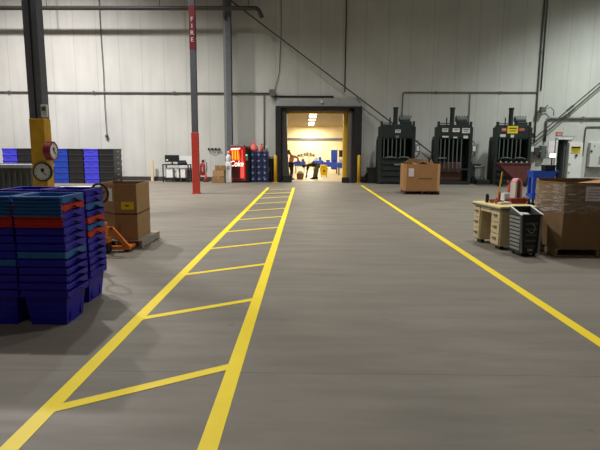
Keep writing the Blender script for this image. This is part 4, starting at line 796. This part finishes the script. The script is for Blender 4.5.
def skin_mesh(name, pts, edges, mats, parent=None, sub=2, root=0):
    me = bpy.data.meshes.new(name); me.from_pydata([p[:3] for p in pts], edges, []); o = bpy.data.objects.new(name, me); COL.objects.link(o)
    o.modifiers.new('skin', 'SKIN'); sv = me.skin_vertices[0].data
    for i, p in enumerate(pts): sv[i].radius = (p[3], p[3]) if len(p) < 5 else (p[3], p[4]); sv[i].use_root = (i == root)
    s = o.modifiers.new('sub', 'SUBSURF'); s.levels = sub; s.render_levels = sub
    me2 = bpy.data.meshes.new_from_object(o.evaluated_get(bpy.context.evaluated_depsgraph_get())); bpy.data.objects.remove(o)
    o = bpy.data.objects.new(name, me2); COL.objects.link(o); me2.materials.clear(); me2.materials.append(M[mats])
    for p in me2.polygons: p.use_smooth = True
    if parent: o.parent = parent
    return o
def person(label, loc, J, shirt, trousers, sleeve=1.0):
    """J: joints in local metres; legs end at ankles, feet rest on z=0"""
    t = thing('person', label, 'person', loc); V = {k: Vector(v) for k, v in J.items()}
    names = ['pelvis', 'belly', 'chest', 'neck', 'head0', 'head1']
    pts = []; idx = {}; E_ = []
    def add(k, r, par=None, co=None):
        c = V[k] if co is None else co; idx[k] = len(pts); pts.append((c.x, c.y, c.z, r))
        if par is not None: E_.append((idx[par], idx[k]))
    up = (V['head']-V['neck']).normalized()
    add('pelvis', .115); add('belly', .11, 'pelvis', V['pelvis'].lerp(V['chest'], .45)); add('chest', .125, 'belly'); add('neck', .052, 'chest'); add('skull', .078, 'neck', V['head']-up*.045); add('crown', .082, 'skull', V['head']+up*.05)
    for s in 'LR':
        add('sh'+s, .055, 'chest'); add('el'+s, .042, 'sh'+s); add('wr'+s, .03, 'el'+s)
        d = (V['wr'+s]-V['el'+s]).normalized(); add('palm'+s, .034, 'wr'+s, V['wr'+s]+d*.07)
        side = d.cross(Vector((0, 1, 0))).normalized() if abs(d.y) < .9 else d.cross(Vector((1, 0, 0))).normalized(); fw = side.cross(d).normalized()
        for k, L in enumerate((.075, .085, .08, .062)):
            q = V['wr'+s]+d*.095+side*(.033-.022*k); add('f%d%s' % (k, s), .011, 'palm'+s, q); add('g%d%s' % (k, s), .009, 'f%d%s' % (k, s), q+d*L*.55+fw*.012); add('h%d%s' % (k, s), .008, 'g%d%s' % (k, s), q+d*L+fw*.035)
        q = V['wr'+s]+d*.045+side*.05; add('t0'+s, .012, 'palm'+s, q); add('t1'+s, .009, 't0'+s, q+d*.05+side*.02+fw*.02)
        add('hip'+s, .09, 'pelvis'); add('kn'+s, .06, 'hip'+s); add('an'+s, .04, 'kn'+s); f = Vector(J['face']); add('toe'+s, .035, 'an'+s, V['an'+s]+Vector((f.x, f.y, 0)).normalized()*.15+Vector((0, 0, -.04)))
    body = skin_mesh('body', pts, E_, 'skin', t, 1)
    def sub(name, keys, links, grow, m_):
        ii = {k: n for n, k in enumerate(keys)}; P_ = [(pts[idx[k]][0], pts[idx[k]][1], pts[idx[k]][2], pts[idx[k]][3]+grow) for k in keys]
        return skin_mesh(name, P_, [(ii[a], ii[b]) for a, b in links], m_, t, 2)
    V['fore'] = None
    sub('shirt', ['belly', 'pelvis', 'chest', 'shL', 'elL', 'shR', 'elR'], [('belly', 'pelvis'), ('belly', 'chest'), ('chest', 'shL'), ('shL', 'elL'), ('chest', 'shR'), ('shR', 'elR')], .02, shirt)
    sub('trousers', ['pelvis', 'hipL', 'knL', 'anL', 'hipR', 'knR', 'anR'], [('pelvis', 'hipL'), ('hipL', 'knL'), ('knL', 'anL'), ('pelvis', 'hipR'), ('hipR', 'knR'), ('knR', 'anR')], .022, trousers)
    F = Vector(J['face']).normalized(); h = V['head']
    hm = MB(); bmesh.ops.create_uvsphere(hm.bm, u_segments=16, v_segments=10, radius=.105)
    for v in hm.bm.verts:
        k = v.co.normalized(); v.co = k*(.112 if k.dot(-F)+.8*k.dot(up) > -.05 else .06); v.co += h+up*.025-F*.01
    hm.build('hair', 'hair', t, smooth=True)
    side = F.cross(up).normalized(); fm = MB()
    fm.tube(h+F*.075, h+F*.115-up*.02, .014, 8, .018)
    fe = fm.build('nose', 'skin', t)
    em = MB()
    for s in (-1, 1): em.lathe([(.003, -.004), (.012, 0), (.003, .006)], h+F*.086+side*s*.032+up*.012, F, 8)
    em.build('eyes', 'ink', t); mm = MB(); mm.tube(h+F*.083-up*.055-side*.022, h+F*.083-up*.055+side*.022, .006, 6); mm.build('mouth', 'red_box', t)
    er = MB()
    for s in (-1, 1): er.lathe([(.01, -.012), (.026, 0), (.01, .012)], h+side*s*.085, side, 10)
    er.build('ears', 'skin', t)
    for s in 'LR':
        a = V['an'+s]; f = Vector((F.x, F.y, 0)).normalized(); sd = Vector((-f.y, f.x, 0)); sm = MB()
        sm.prism([(-.09, 0), (.19, 0), (.2, .04), (.08, .085), (.04, .13), (-.08, .13)], sd*.1, Vector((a.x, a.y, 0))-sd*.05, f, (0, 0, 1)); sm.build('shoe', 'shoe', t, .02)
    return t
c = at(290.8, 178, 26.2)
person('person in a pink top and black trousers reaching out beside the left door curtain', (c.x, 26.2, 0),
       dict(pelvis=(0, 0, .80), chest=(.05, .0, 1.13), neck=(0, -.03, 1.25), head=(-.09, -.06, 1.37), face=(.75, -.55, -.35), shL=(.16, .12, 1.2), elL=(.36, .06, 1.1), wrL=(.38, -.1, .9), shR=(.1, -.16, 1.19), elR=(.32, -.22, 1.12), wrR=(.44, -.24, .92),
            hipL=(.02, .1, .76), knL=(.06, .12, .42), anL=(.02, .13, .09), hipR=(.0, -.1, .76), knR=(.05, -.12, .42), anR=(-.02, -.13, .09)), 'pink_cloth', 'black_cloth')
c = at(314, 178, 26.8)
person('person in a black top and grey trousers bending down to the annex floor', (c.x+.02, 26.8, 0),
       dict(pelvis=(.17, 0, .76), chest=(-.26, 0, .76), neck=(-.42, 0, .74), head=(-.53, -.02, .66), face=(-.55, -.25, -.75), shL=(-.33, .16, .74), elL=(-.36, .14, .46), wrL=(-.40, .06, .24), shR=(-.33, -.16, .72), elR=(-.38, -.18, .44), wrR=(-.42, -.2, .22),
            hipL=(.17, .1, .72), knL=(.14, .12, .42), anL=(.10, .12, .09), hipR=(.16, -.1, .72), knR=(.04, -.13, .44), anR=(-.04, -.14, .09)), 'black_cloth', 'grey_cloth')

# ------------------------------------------------------------------ light
def area(name, loc, size, power, color=(1, .95, .88), rot=(0, 0, 0), spread=180, size_y=None):
    L = bpy.data.lights.new(name, 'AREA'); L.energy = power; L.color = color; L.size = size
    if size_y: L.shape = 'RECTANGLE'; L.size_y = size_y
    L.spread = math.radians(spread); o = bpy.data.objects.new(name, L); COL.objects.link(o); o.location = loc; o.rotation_euler = rot; return o
def spot(name, loc, power, angle, blend, color=(1, .95, .88), size=.35, tilt=(0, 0, 0)):
    L = bpy.data.lights.new(name, 'SPOT'); L.energy = power; L.color = color; L.spot_size = math.radians(angle); L.spot_blend = blend; L.shadow_soft_size = size
    o = bpy.data.objects.new(name, L); COL.objects.link(o); o.location = loc; o.rotation_euler = tilt; return o
WARM, COOL = (1, .98, .945), (.92, 1, .96)
for loc, W, ang, bl, colr in (((-11.4, 17.8, 12.2), 10800, 134, .85, (1, .95, .935)), ((-5.0, 17.0, 12.2), 1900, 120, .6, (.97, 1, .94)), ((4.5, 15.0, 12.2), 2050, 130, .8, WARM), ((15.0, 18.0, 12.2), 5800, 120, .6, COOL),
                              ((-6.2, 9.8, 12.2), 3100, 130, .6, WARM), ((5, 8.0, 12.2), 1250, 130, .6, WARM), ((-1, -2.0, 12.2), 500, 140, .8, WARM)):
    spot('high_bay_light', loc, W, ang, bl, colr, {10800: .3, 5800: .4}.get(W, .22))
for Y, W in ((27, 70), (30.5, 90), (34.5, 130), (39, 200), (44.2, 340)): area('annex_lamp_light', (.37, Y, AZ-.14), 1.2, W, (1, .91, .73), size_y=.4)
for x in (-5, 5.5):
    for Y in (29, 36, 42): area('annex_lamp_light', (x, Y, AZ-.14), 1.2, 90, (1, .91, .73), size_y=.4)
wd = bpy.data.worlds.new('world'); scene.world = wd; wd.use_nodes = True; wd.node_tree.nodes['Background'].inputs[0].default_value = (.5, .5, .5, 1); wd.node_tree.nodes['Background'].inputs[1].default_value = .05
vs = scene.view_settings; vs.view_transform = 'Standard'; vs.look = 'None'; vs.gamma = 1; vs.use_curve_mapping = False; vs.exposure = 0
